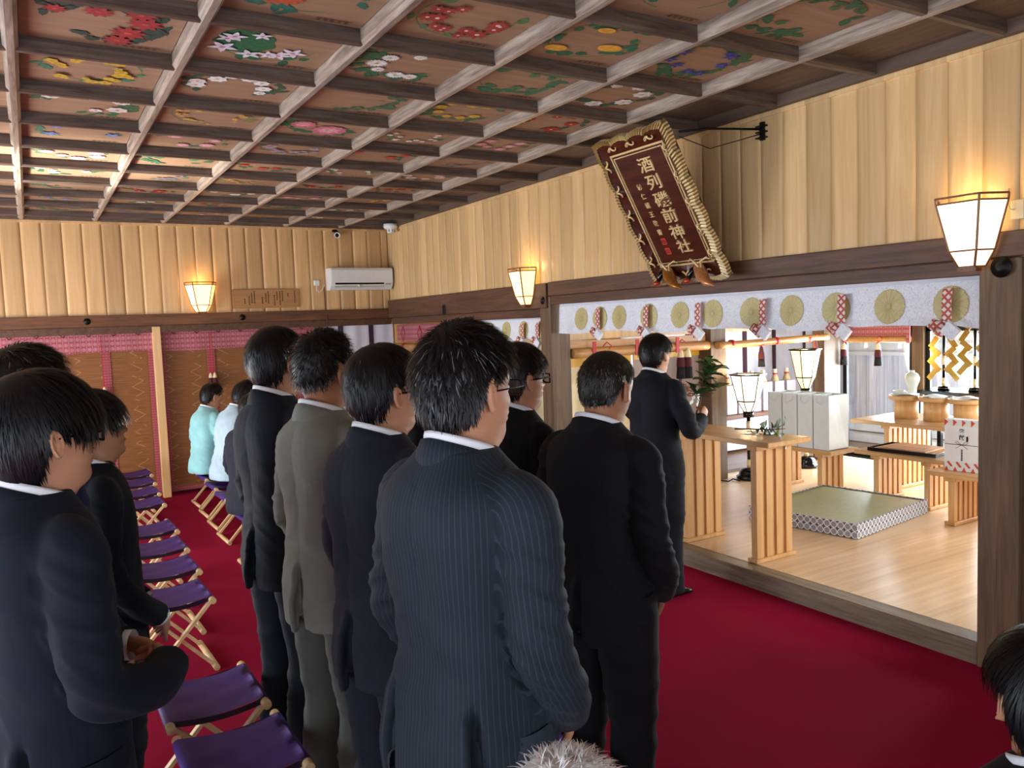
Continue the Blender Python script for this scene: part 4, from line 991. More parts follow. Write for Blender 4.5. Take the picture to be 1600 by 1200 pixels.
# sake shelf behind
t = empty('low_shelf', (8.0, 7.25, FZ-.03), 0, 'low shelf with dark edge and white front behind the left standing lamp', 'shelf')
mb = MB(); mb.box(-1.9, 1.3, -.15, .25, .42, .47, 0, .003); mb.box(-1.9, 1.3, .0, .22, .0, .04); mb.build('top', M['dark_x'], t)
mb = MB(); mb.box(-1.88, 1.28, -.12, -.10, .04, .42); mb.build('front_panel', M['whitecloth'], t)
boxm = plain('pinkish_carton', 'b9adb4', .6, var=.04); strawm = plain('straw_wrap', 'b39a6c', .8, 0, .2, 60)
for k, x in enumerate((6.35, 6.75, 7.22, 7.42, 7.62, 7.85, 8.06, 8.28, 8.50)):
    mb = MB(); mb.box(-.085, .085, -.08, .08, 0, .36, 0, .004); o = mb.build('carton', boxm); o.location = (x, 7.26, .562)
    tag(o, 'pale pinkish bottle carton on the low shelf, place %s counted from the left' % ORD[k], 'carton', 'bottle cartons on the back shelf')
    t = empty('sake_bottle', (x, 7.26, .924), 0, 'straw-wrapped bottle neck standing on the %s carton from the left' % ORD[k], 'bottle', 'wrapped bottles on the back shelf')
    mb = MB(); mb.lathe((0, 0, 0), [(.05, 0), (.048, .02), (.022, .085), (.02, .11)], 14); mb.build('straw_wrap', strawm, t)
    mb = MB(); mb.lathe((0, 0, 0), [(.022, .10), (.026, .105), (.026, .15), (.0, .152)], 14); mb.build('cap', M['cream'], t)
    mb = MB(); mb.lathe((0, 0, 0), [(.030, .08), (.031, .09), (.028, .10)], 12); mb.build('cord_tie', M['rope'], t)
# pale chest seen through the far bay
t = empty('cabinet', (4.72, 9.35, FZ-.03), 0, 'pale lit cabinet seen through the far bay below the rolled blind', 'cabinet')
mb = MB(); mb.box(-.5, .5, -.2, .2, 0, .95, 0, .005); mb.build('body', M['hinoki_y'], t)
mb = MB(); mb.box(-.5, .5, -.24, .2, .955, .985); mb.build('cloth_top', M['paper'], t)

# ------------------------------------------------------------------ sakaki branches
def branch(nm, loc, rot, L, nl, label, paper=True, seed=1, spread=.10, lsz=(.05, .075)):
    t = empty(nm, loc, 0, label, 'branch', 'leafy evergreen branches'); t.rotation_euler = rot; r = random.Random(seed)
    mb = MB(); 
    main = [(0, 0, 0), (.01, .0, L*.35), (-.01, .01, L*.7), (.01, .0, L)]
    mb.tube(main, [.006, .005, .004, .002], 7); tips = []
    for k in range(6):
        z = L*(.3+.11*k); a = r.uniform(0, 6.28); e_ = (math.cos(a)*spread*r.uniform(.6, 1.1), math.sin(a)*spread*r.uniform(.6, 1.1), z+L*.18); mb.tube([(0, 0, z), ((e_[0])*.5, e_[1]*.5, z+L*.06), e_], [.003, .0025, .0015], 6); tips.append(((0, 0, z), e_))
    mb.build('stem', M['stem'], t)
    for k in range(nl):
        if r.random() < .75: a_, b_ = r.choice(tips); f = r.uniform(.3, 1.05); base = np.array(a_)*(1-f)+np.array(b_)*f
        else: base = np.array([0, 0, L*r.uniform(.45, 1.0)])
        a = r.uniform(0, 6.28); d = np.array([math.cos(a), math.sin(a), r.uniform(.1, 1.0)]); d /= np.linalg.norm(d)
        sd = np.cross(d, (0, 0, 1)); sd /= np.linalg.norm(sd); nn = np.cross(sd, d); Lf = r.uniform(*lsz); wf = Lf*.27
        G = []
        for i in range(7):
            u_ = i/6; wv = wf*math.sin(PI*min(1, u_*.93+.03))**.8; c = base + d*Lf*u_ + nn*(-.25*Lf*u_*u_)
            G.append([c - sd*wv + nn*wv*.35, c, c + sd*wv + nn*wv*.35])
        m2 = MB(); m2.grid(G); m2.build('leaf', M['leaf' if r.random() < .8 else 'leaf2'], t)
    if paper:
        m2 = MB(); 
        for s_ in (-1, 1):
            for j in range(3): m2.obb((s_*(.02+.012*j), .03, L*.42-.035*j), (s_*.8, 0, -.6), (.6, 0, s_*.8), (0, 1, 0), .022, .012, .0008)
        m2.build('paper_streamer', M['paper'], t)
    return t
branch('evergreen_branch', (4.28, 4.12, .985), (math.radians(-87), math.radians(5), math.radians(-155)), .36, 26, 'leafy evergreen branch lying on the tall narrow table', True, 4, .10, (.075, .105))
branch('evergreen_branch', (3.84, 4.06, 1.10), (math.radians(6), math.radians(20), .3), .42, 60, 'leafy evergreen branch with white paper held by the standing man', True, 9, .13, (.075, .11))

# ------------------------------------------------------------------ folding stools
def make_stool():
    t = empty('folding_stool', (0, 0, 0)); w_, d_, z1 = .17, .20, .385
    tag(t, 'x', 'stool', 'folding stools with purple canvas seats')
    for s_ in (-1, 1):
        mb = MB(); mb.tube([(s_*w_, -d_-.025, z1), (s_*w_, d_+.025, z1)], .017, 14); mb.build('seat_rail', M['stoolw'], t)
        mb = MB(); mb.tube([(-s_*w_, -d_-.015, .017), (-s_*w_, d_+.015, .017)], .0165, 14); mb.build('foot_rail', M['stoolw'], t)
        for e_ in (-1, 1):
            yy = e_*(d_ - (.012 if s_ > 0 else .030))
            mb = MB(); mb.bar((s_*w_, yy, z1), (-s_*w_, yy, .017), .016, .030, (0, 1, 0.001)); mb.build('leg', M['stoolw'], t)
    for e_ in (-1, 1):
        mb = MB(); mb.tube([(0, e_*(d_+.001), .20), (0, e_*(d_-.042), .20)], .005, 8); mb.build('pivot_bolt', M['blackm'], t)
    mb = MB(); rows = []
    for y in np.linspace(-d_+.012, d_-.012, 14):
        row = []
        for a in np.linspace(-1.3*PI, -.5*PI, 6): row.append((-w_+.019*math.cos(PI/2-a-PI*.0)*0 - .019*math.sin(-a-PI/2), y, z1+.019*math.cos(-a-PI/2)))
        for x in np.linspace(-w_, w_, 13): row.append((x, y, z1+.019 - .020*(1-(x/w_)**2) - .003*math.sin(y*40)*math.sin(x*17)))
        for a in np.linspace(0, .8*PI, 6): row.append((w_+.019*math.sin(a), y, z1+.019*math.cos(a)))
        rows.append(row[6:])
        rows[-1] = [( -w_-.019*math.sin(a), y, z1+.019*math.cos(a)) for a in np.linspace(.8*PI, 0, 6)][:-1] + rows[-1]
    mb.grid(rows); st = mb.build('canvas_seat', M['purple'], t)
    for s_ in (-1, 1):
        mb = MB()
        y = s_*(d_-.012)
        mb.grid([[(x, y, z1+.019-.020*(1-(x/w_)**2)), ][0:1] + [(x, y-s_*.0, z1-.004-.020*(1-(x/w_)**2))] for x in np.linspace(-w_, w_, 13)])
        mb.grid([[(x, y, z1-.004-.020*(1-(x/w_)**2)), (x, y-s_*.04, z1-.006-.020*(1-(x/w_)**2))] for x in np.linspace(-w_, w_, 13)])
        mb.build('hem', M['hem'], st)
    return t
stool0 = make_stool(); used = [False]
def stool(x, y, rz, label):
    o = stool0 if not used[0] else copy_tree(stool0); used[0] = True
    o.location = (x, y, 0); o.rotation_euler = (0, 0, rz); o['label'] = label
    return o
for k, (x, y) in enumerate(((.80, 9.09), (.765, 8.55), (.73, 7.98), (.70, 7.44), (.645, 6.39), (.62, 5.81), (.60, 5.25), (.565, 4.66))):
    stool(x, y, .035, 'purple folding stool, %s from the far wall in the empty middle column' % ORD[k])
stool(.51, 3.28, 0, 'purple folding stool behind the tall young man, second nearest in the middle column')
stool(.515, 2.75, 0, 'nearest purple folding stool at the bottom, in front of the camera')
stool(.50, 2.18, 0, 'purple folding stool behind the man in the navy jacket with glasses')
stool(.49, 1.5, 0, 'purple folding stool behind the man in the pinstripe suit')
stool(.47, .92, 0, 'purple folding stool under the white-haired person')
for k, (x, y) in enumerate(((-.30, 3.62), (-.31, 3.05), (-.31, 4.2))): stool(x, y, 0, ('purple folding stool at the left edge behind the navy suit', 'purple folding stool at the lower left corner behind the large man in front', 'farther purple folding stool at the left edge')[k])
for k, y in enumerate((8.95, 8.40, 7.84, 7.28, 6.28, 5.2, 4.66)):
    stool(1.57-.035*(9-y)*1.0, y, .03, 'folding stool, %s from the far wall in the column of the seated men' % ORD[k])
for k, y in enumerate((3.3, 2.75, 2.18)):
    stool(1.28, y, 0, 'folding stool in the right column behind the %s' % ('hidden man in black', 'man with glasses in the black suit', 'balding man in black')[k])
stool(1.30, .75, 0, 'folding stool under the seated person at the bottom right')
# ------------------------------------------------------------------ people
NR = np.random.RandomState(5)
_K = NR.normal(size=(10, 3)); _PH = NR.uniform(0, 6.28, 10)
def fnoise(P, f, seed=0):
    P = np.asarray(P)*f; o = np.zeros(P.shape[:-1])
    for k in range(6): o += np.sin(P @ _K[(k+seed) % 10]*(1+.35*k) + _PH[(k*3+seed) % 10] + seed*1.7)/(1+.35*k)
    return o/3.2
def folds(P, f, seed, stretch=(1, 1, 1)):
    return (1-np.abs(fnoise(np.asarray(P)*np.array(stretch), f, seed)))**3
def smooth01(t): t = np.clip(t, 0, 1); return t*t*(3-2*t)
CH = 1.488   # chin height of the 1.72 m figure
_hz = np.array([-.075, -.05, -.03, -.014, -.004, .004, .014, .024, .034, .041, .048, .055, .062, .070, .078, .088, .10, .112, .122, .135])
_hf = np.array([.046, .046, .050, .064, .084, .094, .097, .095, .0925, .097, .0955, .0985, .0955, .095, .097, .096, .092, .0895, .096, .097])
_hb = np.array([.078, .074, .072, .071, .071, .072, .073, .075, .077, .079, .081, .083, .086, .089, .092, .095, .098, .100, .102, .103])
_hw = np.array([.060, .057, .056, .056, .055, .054, .055, .0565, .058, .060, .062, .064, .066, .068, .070, .072, .0735, .0745, .0755, .0765])
def head_prof(z):
    z = np.asarray(z, float); t = np.sqrt(np.clip(1-((z-.135)/.097)**2, 0, 1))
    up = z > .135
    f = np.where(up, .097*t**.95, np.interp(z, _hz, _hf)); b = np.where(up, .103*t**.85, np.interp(z, _hz, _hb)); w_ = np.where(up, .0765*t**.85, np.interp(z, _hz, _hw))
    return f, b, w_
def head_pt(z, ang, grow=0.0):
    """ang 0 = front (+y), positive towards +x (right)."""
    f, b, w_ = head_prof(z); z = np.asarray(z, float); ang = np.asarray(ang, float)
    c, s_ = np.cos(ang), np.sin(ang); L = np.where(c > 0, f, b)
    jaw = smooth01((.05-z)/.06)*smooth01((z+.02)/.03)   # pointed chin
    ex = 2.25 - .45*jaw
    r = 1/((np.abs(s_)/np.maximum(w_, 1e-4))**ex + (np.abs(c)/np.maximum(L, 1e-4))**ex)**(1/ex)
    # nose, brow, lips, cheek, eye socket
    g = lambda a0, sa, z0, sz: np.exp(-((ang-a0)/sa)**2 - ((z-z0)/sz)**2)
    nose = .020*np.exp(-(ang/.15)**2)*np.where(z < .080, np.exp(-((z-.080)/.0075)**2), np.exp(-((z-.080)/.024)**2)) + .008*(g(.17, .09, .078, .008)+g(-.17, .09, .078, .008))
    r = r + nose - .007*(g(.36, .16, .108, .011)+g(-.36, .16, .108, .011)) + .003*(g(.6, .3, .078, .016)+g(-.6, .3, .078, .016)) + .0035*g(0, .30, .053, .006) + .003*g(0, .28, .041, .005) - .003*g(0, .4, .047, .0022)
    r = r + grow
    return np.stack([r*s_, r*c, z], -1)
def rot_about(P, piv, yaw=0, pitch=0, roll=0):
    Rm = np.array(Euler((pitch, roll, yaw), 'XYZ').to_matrix()); return (P-piv) @ Rm.T + piv

def ear(side, mb, mi=0):
    nr, na = 7, 26; G = []
    for i in range(nr+1):
        q = i/nr; row = []
        for k in range(na):
            a = 2*PI*k/na; ry = .0175*(1+.12*math.cos(a-1.2)); rz = .033*(1+.10*math.sin(a)) if math.sin(a) > 0 else .030
            yy = q*ry*math.cos(a)*(1-.25*max(0, -math.sin(a))); zz = q*rz*math.sin(a)
            h = .0085*math.exp(-((q-.86)/.16)**2)*(1 if not (-.8 < a-5.2 < .3) else .6) + .004*math.exp(-((q-.35)/.2)**2)*(math.cos(a) > 0) - .002*(q < .3) + .006*(math.sin(a) < -.5)*(q > .5)*.5
            if q >= .999: h = -.006
            row.append((h, yy, zz))
        G.append(row)
    G = np.array(G); y_ = G[..., 1].copy()
    # hinge outwards: back edge stands away from the skull
    X = G[..., 0] + .014 + (-y_+.010)*.50
    P = np.stack([side*(X), y_ - .008 + G[..., 2]*-.12, G[..., 2]], -1)
    P[..., 0] += side*.0665; P[..., 2] += .093
    mb.grid(P[::1 if side > 0 else -1], mi, True, True)

def hand(mb, wr, d, nrm, side, curl=.35, spread=.05, mi=0, s=1.0):
    """wr wrist, d finger direction, nrm palm normal (palm faces nrm), side +1: thumb on the d x nrm side"""
    wr, d, nrm = (np.array(q, float) for q in (wr, d, nrm)); d /= np.linalg.norm(d); nrm -= d*(nrm @ d); nrm /= np.linalg.norm(nrm); sd = np.cross(d, nrm)*side
    path = [wr - d*.03*s, wr, wr+d*.03*s, wr+d*.06*s, wr+d*.088*s]
    mb.tube(path, [.026*s, .026*s, .036*s, .041*s, .036*s], 14, mi, True, True, .42, up=nrm)
    for k, (L, off) in enumerate(((.072, .030), (.080, .010), (.074, -.010), (.058, -.029))):
        b_ = wr + d*(.082-.004*abs(k-1.3))*s + sd*off*s; p = [b_ - d*.012*s, b_]; dd = d + sd*(off*spread*8); dd /= np.linalg.norm(dd); c = curl*(1+.12*k)
        for seg in (.45, .32, .23):
            a = c; dd = dd*math.cos(a) + nrm*math.sin(a); dd /= np.linalg.norm(dd); p.append(p[-1]+dd*L*seg*s)
        mb.tube(p, [.0085*s, .0092*s, .0085*s, .0075*s, .005*s], 9, mi)
    b_ = wr + d*.022*s + sd*.026*s; dd = d*.75 + sd*.6 + nrm*.25; dd /= np.linalg.norm(dd); p = [b_ - dd*.012*s, b_]
    for seg, a in ((.034, .1), (.030, .25), (.024, .25)):
        dd = dd*math.cos(a) + (d*.7+nrm*.4)*math.sin(a); dd /= np.linalg.norm(dd); p.append(p[-1]+dd*seg*s)
    mb.tube(p, [.012*s, .0125*s, .011*s, .009*s, .006*s], 10, mi)

TZ = np.array([.775, .85, .95, 1.05, 1.15, 1.25, 1.33, 1.375, 1.405, 1.43, 1.45, 1.468, 1.482])
TF = np.array([.150, .145, .138, .132, .130, .128, .118, .108, .098, .086, .076, .068, .062])
TB = np.array([.142, .142, .132, .122, .124, .134, .140, .136, .126, .112, .098, .088, .082])
TW = np.array([.186, .183, .173, .160, .160, .168, .172, .171, .163, .140, .113, .092, .081])
def spline(pts, n):
    P = np.array(pts, float); m = len(P); Q = np.vstack([2*P[0]-P[1], P, 2*P[-1]-P[-2]]); out = []
    for u_ in np.linspace(0, m-1, n):
        i = min(int(u_), m-2); t_ = u_-i; p0, p1, p2, p3 = Q[i], Q[i+1], Q[i+2], Q[i+3]
        out.append(.5*((2*p1)+(-p0+p2)*t_+(2*p0-5*p1+4*p2-p3)*t_**2+(-p0+3*p1-3*p2+p3)*t_**3))
    return np.array(out)
STY = { # hairline height above the chin at 0 (front) .. 180 (back) degrees
 'short':  dict(a=[0, 30, 55, 72, 80, 96, 108, 125, 150, 180], z=[.185, .180, .165, .140, .130, .140, .100, .055, .042, .036], t=.016, top=.014, rough=.35, L=.030, lift=.35),
 'spiky':  dict(a=[0, 30, 55, 72, 80, 96, 108, 125, 150, 180], z=[.180, .178, .160, .135, .125, .140, .100, .058, .046, .040], t=.019, top=.020, rough=.55, L=.036, lift=.34),
 'mop':    dict(a=[0, 30, 55, 72, 80, 96, 108, 125, 150, 180], z=[.128, .122, .115, .112, .108, .122, .080, .026, .005, .0], t=.027, top=.024, rough=.25, L=.060, lift=.08),
 'neat':   dict(a=[0, 30, 55, 72, 80, 96, 108, 125, 150, 180], z=[.150, .150, .140, .126, .118, .136, .095, .050, .036, .030], t=.021, top=.020, rough=.3, L=.045, lift=.12),
 'fade':   dict(a=[0, 30, 55, 72, 80, 96, 108, 125, 150, 180], z=[.185, .180, .165, .142, .135, .148, .115, .085, .070, .062], t=.015, top=.022, rough=.8, L=.030, lift=.55),
 'bald':   dict(a=[0, 30, 55, 72, 80, 96, 108, 125, 150, 180], z=[.195, .190, .165, .140, .126, .140, .100, .056, .042, .036], t=.010, top=.006, rough=.3, L=.020, lift=.30)}
HAIR = {}
def hairmat(h, rough=.34):
    if h not in HAIR:
        t = NT('hair_' + h); o = t.obj(); c = lin(h); t.col(t.ramp(t.noise(o, 60, 3), [(.3, [x*.6 for x in c]), (.7, [x*1.5 for x in c])])).set(rough=rough+.1, spec=.35); HAIR[h] = t.mat
    return HAIR[h]
def make_hair(style, xf, mats, parent, seed, ns=2600, grey=0, sw=.0016):
    st = STY[style]; A = np.radians(st['a']); Zh = np.array(st['z']); r = np.random.RandomState(seed)
    hl = lambda ang: np.interp(np.abs((ang+PI) % (2*PI)-PI), A, Zh)
    ctr = np.array([0, -.004, .118])
    def cap(ang, u_):
        z0 = hl(ang); zt = .2318; z = z0 + (zt-z0)*np.sin(u_*PI/2)
        p = head_pt(z, ang); n_ = p-ctr; n_ /= np.linalg.norm(n_, axis=-1)[..., None]
        above = (z-z0); th_ = (st['t']*(1-smooth01((z-.15)/.07)) + st['top']*smooth01((z-.15)/.07))*smooth01(above/.028)
        aw = np.abs((ang+PI) % (2*PI)-PI); th_ = th_*(1-.62*np.exp(-((aw-1.66)/.34)**2)*(1-smooth01((z-.150)/.03)))
        bumpy = 1+.05*fnoise(p, 45, seed % 5)
        return p + n_*(th_*bumpy+.0015*smooth01(above/.01)-.001)[..., None], n_
    an_ = np.linspace(-PI, PI, 73)[:-1]; us = np.linspace(0, 1, 22); AA, UU = np.meshgrid(an_, us)
    G, _ = cap(AA, UU)
    mb = MB(); mb.grid(xf(G), 0, True, True)
    # strands
    ang = r.uniform(-PI, PI, ns); u_ = r.uniform(0, 1, ns)**1.25
    if style == 'bald': keep = (u_ < .62) | (r.uniform(size=ns) < .35); ang, u_ = ang[keep], u_[keep]
    p, n_ = cap(ang, u_); p = p - n_*.004
    wh = np.array([.012, -.062, .225]); L = st['L']*r.uniform(.7, 1.3, len(p)); aa_ = np.abs((ang[keep] if False else ang)); L = L*(1-.68*np.exp(-((aa_-1.6)/.42)**2)*(p[:, 2] < .165)); lift = st['lift']*r.uniform(.6, 1.4, len(p))
    steps = 5; pts = [p]; cur = p.copy(); rr = r.normal(size=p.shape)*st['rough']*.6
    dist0 = None
    for k in range(steps):
        n2 = cur-ctr; n2 = n2/np.array([.088, .108, .115])**2; n2 /= np.linalg.norm(n2, axis=1)[:, None]
        fl = cur-wh; fl = fl/ (np.linalg.norm(fl, axis=1)[:, None]+1e-6) + np.array([0, 0, -.9]) + rr
        tg = fl - n2*np.sum(fl*n2, axis=1)[:, None]; tg /= np.linalg.norm(tg, axis=1)[:, None]+1e-9
        lf = (lift*(1-.35*k/steps))[:, None] + (.03 if k < 3 else -.02)
        d_ = tg*np.cos(lf)+n2*np.sin(lf); cur = cur + d_*(L/steps)[:, None]; pts.append(cur)
    PT = np.stack(pts, 1); wd = np.array([1, 1, .9, .75, .5, .12])*sw
    side = np.cross(PT[:, 1]-PT[:, 0], n_); side /= np.linalg.norm(side, axis=1)[:, None]+1e-9
    Lf = PT - side[:, None, :]*wd[None, :, None]; Rt = PT + side[:, None, :]*wd[None, :, None]
    V = xf(np.stack([Lf, Rt], 2).reshape(-1, 3)).reshape(len(p), steps+1, 2, 3)
    gm_ = (r.uniform(size=len(p)) < grey)
    n0 = len(mb.v); mb.v += [tuple(q) for q in V.reshape(-1, 3)]
    for i in range(len(p)):
        b0 = n0 + i*(steps+1)*2
        for k in range(steps): mb.f.append([b0+2*k, b0+2*k+1, b0+2*k+3, b0+2*k+2]); mb.m.append(1 if gm_[i] else 0); mb.sm.append(True)
    return mb.build('hair', mats, parent)

def suitmat(name, h, rough=.75, stripe=None, big=.5):
    t = NT(name); o = t.obj(); c = lin(h); nz = t.noise(o, 7, 4); base = t.ramp(nz, [(.3, [x*.85 for x in c]), (.7, [x*1.15 for x in c])])
    if stripe:
        so_ = t.sep(t.n('ShaderNodeTexCoord').outputs['UV']); f = t.math('LESS_THAN', t.math('FRACT', t.math('DIVIDE', so_[0], .011)), .2); base = t.mix(t.math('MULTIPLY', f, .35), base, lin(stripe))
    t.col(base).set(rough=min(.9, rough+.12), sheen=.03, spec=.25)
    h_ = t.math('ADD', t.math('MULTIPLY', t.noise(t.mapping(o, (1, 1, .45)), 11, 3, 1.2), big), t.math('MULTIPLY', t.noise(o, 800, 1), .05)); t.bump(h_, .35, .02)
    return t.mat

def voxel(mb, size, it):
    me = bpy.data.meshes.new('t'); me.from_pydata(mb.v, [], mb.f); o = bpy.data.objects.new('t', me); COL.objects.link(o)
    r_ = o.modifiers.new('r', 'REMESH'); r_.mode = 'VOXEL'; r_.voxel_size = size; sm_ = o.modifiers.new('s', 'SMOOTH'); sm_.factor = .5; sm_.iterations = it
    dg = bpy.context.evaluated_depsgraph_get(); dg.update(); e = o.evaluated_get(dg); m = e.to_mesh()
    n = len(m.vertices); V = np.zeros(n*3, np.float32); m.vertices.foreach_get('co', V); N_ = np.zeros(n*3, np.float32); m.vertices.foreach_get('normal', N_)
    F = [tuple(p.vertices) for p in m.polygons]; e.to_mesh_clear(); bpy.data.objects.remove(o); bpy.data.meshes.remove(me)
    return V.reshape(-1, 3).astype(float), F, N_.reshape(-1, 3).astype(float)

def person(loc, az, h, suit, label, style='neat', haircol='0b0a0c', grey=0, head_yaw=0, head_pitch=0, head_roll=0, arms='clasp', seated=False, build=1.0,
           glasses=None, skin='skin', trousers=None, vent=None, shirt=True, lean=0.0, seed=1, ns=2600, sock='black', strandw=.0016, jacket_name='suit_jacket', cufbut=False, hands=True, legs=True, group=None, fat=0):
    s = h/1.72
    root = empty('person', loc, -math.radians(az), label, 'person', group); bw = build
    DZ = .38 if seated else 0.0
    def W(P):  # pose warp for everything above the hips, then scale
        P = np.array(P, float)
        if seated:
            z = P[..., 2]; z2 = np.where(z < 1.0, .435+(z-.775)*(.62-.435)/.225, z-.38); P = np.stack([P[..., 0], P[..., 1], z2], -1)
        if lean: P = P + np.stack([0*P[..., 2], (np.clip(P[..., 2]-(.5 if seated else .95), 0, 2))*lean, 0*P[..., 2]], -1)
        return P*s
    piv = np.array([0, -.02, CH-.045])
    def HX(P):  # head space (chin = 0) to body space with turn and nod, blended through the neck
        P = np.array(P, float); z = P[..., 2]; Q = P + np.array([0, .012, CH]); w_ = smooth01((z+.06)/.05)[..., None]
        Rm = np.array((Euler((0, 0, math.radians(-head_yaw)), 'XYZ').to_matrix() @ Euler((math.radians(-head_pitch), math.radians(head_roll), 0), 'XYZ').to_matrix()))
        return W(Q*(1-w_) + ((Q-piv) @ Rm.T + piv)*w_)
    # ---- body: one surface from the hips over neck and head, plus arms and hands
    mb = MB(); an_ = np.linspace(-PI, PI, 65)[:-1]
    zs = np.concatenate([np.linspace(-.07, .135, 58), .135+.0965*np.sin(np.linspace(.06, 1, 22)*PI/2), [.2319]])
    Gh = HX(np.stack([head_pt(np.full_like(an_, z), an_) for z in zs]))
    tz = [.86, 1.0, 1.15, 1.3, 1.36, 1.395]; tr_ = [(.12, .09), (.12, .09), (.125, .09), (.13, .085), (.11, .075), (.078, .068)]
    Gt = W(np.stack([np.stack([a*np.sin(an_), b_*np.cos(an_)-.012, np.full_like(an_, z)], -1) for z, (a, b_) in zip(tz, tr_)]))
    mb.grid(np.concatenate([Gt, Gh]), 0, True, True)
    for sd in (-1, 1):
        m2 = MB(); ear(sd, m2); mb.add(HX(np.array(m2.v)), m2.f, 0, True)
        # eyes with lids
    for sd in (-1, 1):
        m2 = MB(); m2.ell((sd*.031, .079, .108), (.0125, .0115, .0095)); mb.add(HX(np.array(m2.v)), m2.f, 1, True)
        m2 = MB(); m2.ell((sd*.031, .0895, .108), (.0052, .0022, .0052)); mb.add(HX(np.array(m2.v)), m2.f, 2, True)
        m2 = MB(); m2.tube([(sd*.046, .082, .126), (sd*.034, .092, .131), (sd*.018, .096, .128)], [.002, .0034, .0025], 6, flat=.6); mb.add(HX(np.array(m2.v)), m2.f, 2, True)
    m2 = MB(); m2.tube([(-.022, .091, .0465), (0, .1005, .0468), (.022, .091, .0465)], [.002, .0035, .002], 6, flat=.8); mb.add(HX(np.array(m2.v)), m2.f, 3, True)
    # ---- arm paths (28 samples) in unscaled body space
    def armpath(sd):
        sh = [(sd*.105*bw, -.012, 1.400), (sd*.135*bw, -.012, 1.392), (sd*.163*bw, -.012, 1.366), (sd*.178*bw, -.014, 1.30)]
        k = arms if isinstance(arms, str) else arms[0 if sd < 0 else 1]
        if k == 'down': r_ = [(sd*.245*bw, -.025, 1.20), (sd*.258*bw, -.03, 1.09), (sd*.262*bw, .0, .98), (sd*.262*bw, .04, .86)]; hd = (0, .12, -1); nn = (-sd, 0, 0)
        elif k == 'clasp': r_ = [(sd*.193*bw, -.025, 1.20), (sd*.208*bw, -.020, 1.10), (sd*.195*bw, .055, .985), (sd*.125*bw, .150, .89)]; hd = (-sd*.8, .35, -.55); nn = (0, -1, -.2)
        elif k == 'belly': r_ = [(sd*.198*bw, -.015, 1.20), (sd*.220*bw, .0, 1.09), (sd*.185*bw, .115, 1.045), (sd*.095*bw, .205, 1.04)]; hd = (-sd*.9, .2, -.1); nn = (0, -1, -.3)
        elif k == 'hold_low': r_ = [(sd*.24, .0, 1.20), (sd*.245, .04, 1.11), (sd*.205, .17, 1.12), (sd*.15, .285, 1.155)]; hd = (-sd*.15, .75, .6); nn = (-sd, 0, 0)
        elif k == 'hold_high': r_ = [(sd*.25, .04, 1.24), (sd*.255, .14, 1.18), (sd*.205, .26, 1.25), (sd*.12, .35, 1.31)]; hd = (-sd*.6, .5, .4); nn = (-sd*.3, -1, 0)
        elif k == 'lap': r_ = [(sd*.245, .0, 1.20), (sd*.26, .05, 1.10), (sd*.22, .17, 1.05), (sd*.15, .27, 1.02)]; hd = (-sd*.4, .8, -.3); nn = (0, 0, -1)
        return spline(sh + r_, 34), np.array(hd, float), np.array(nn, float)
    for i_, sd in enumerate((-1, 1)):
        P, hd, nn = armpath(sd); Pw = W(P)
        mb.tube(Pw[4:], np.linspace(.042, .024, 30)*s, 12, 0)
        if hands:
            k = arms if isinstance(arms, str) else arms[i_]
            end = Pw[-1]; hand(mb, end + (Pw[-1]-Pw[-3])*.2, hd, nn, sd if k == 'down' else -sd*1.0, .95 if k.startswith('hold') else .4, s=s*.96)
    eyew = M['paper']; bo = mb.build('body', [M[skin], eyew, M['black'], M['lip']], root)
    # ---- hair
    hc = [hairmat(haircol), hairmat('5e5e60' if grey < .8 else 'd9d9da', .4)]
    make_hair(style, HX, hc, root, seed, ns, grey, strandw)
    # ---- jacket
    k1 = TW.copy()*bw; f1 = TF + .02*fat*np.interp(TZ, [.8, 1.1, 1.35], [1, 1.6, 0]); b1 = TB + (bw-1)*.10
    zz = np.concatenate([np.linspace(.775, 1.36, 74), np.linspace(1.368, 1.482, 20)]); aa = np.linspace(-PI, PI, 145)[:-1]
    from_i = lambda T: np.interp(zz, TZ, T)
    fy = lambda x, z: float(np.interp(z, TZ, f1))*max(0, 1-(abs(x)/float(np.interp(z, TZ, k1)))**2.35)**(1/2.35)-.012
    ker = np.array([.25, .5, .25])
    def sm(v):
        for _ in range(2): v = np.concatenate([[v[0]], np.convolve(v, ker, 'valid'), [v[-1]]])
        return v
    F_, B_, W_ = sm(from_i(f1)), sm(from_i(b1)), sm(from_i(k1))
    AA, ZZ = np.meshgrid(aa, zz); c, s_ = np.cos(AA), np.sin(AA); Lr = np.where(c > 0, F_[:, None], B_[:, None]); ex = 2.35
    r_ = 1/((np.abs(s_)/W_[:, None])**ex + (np.abs(c)/Lr)**ex)**(1/ex)
    P = np.stack([r_*s_, r_*c-.012, ZZ], -1)
    amp = np.interp(ZZ, [.775, .95, 1.1, 1.3, 1.4, 1.46], [.004, .006, .008, .006, .003, 0.0])
    disp = amp*(fnoise(P*np.array([1, 1, .55]), 14, seed % 7) + .9*(folds(P, 9, (seed+2) % 7, (1, 1, 1.8))-.3)*(ZZ < 1.25)*np.interp(ZZ, [.8, 1.0, 1.25], [0, 1, 0]))
    # back seam, shoulder blades, armhole drag
    ab = np.abs(np.abs(AA)-PI)
    disp += -.0035*np.exp(-(ab/.03)**2)*(ZZ < 1.43) + .006*np.exp(-((ab-.75)/.4)**2-((ZZ-1.28)/.09)**2) - .004*np.exp(-(ab/.3)**2-((ZZ-1.2)/.15)**2)
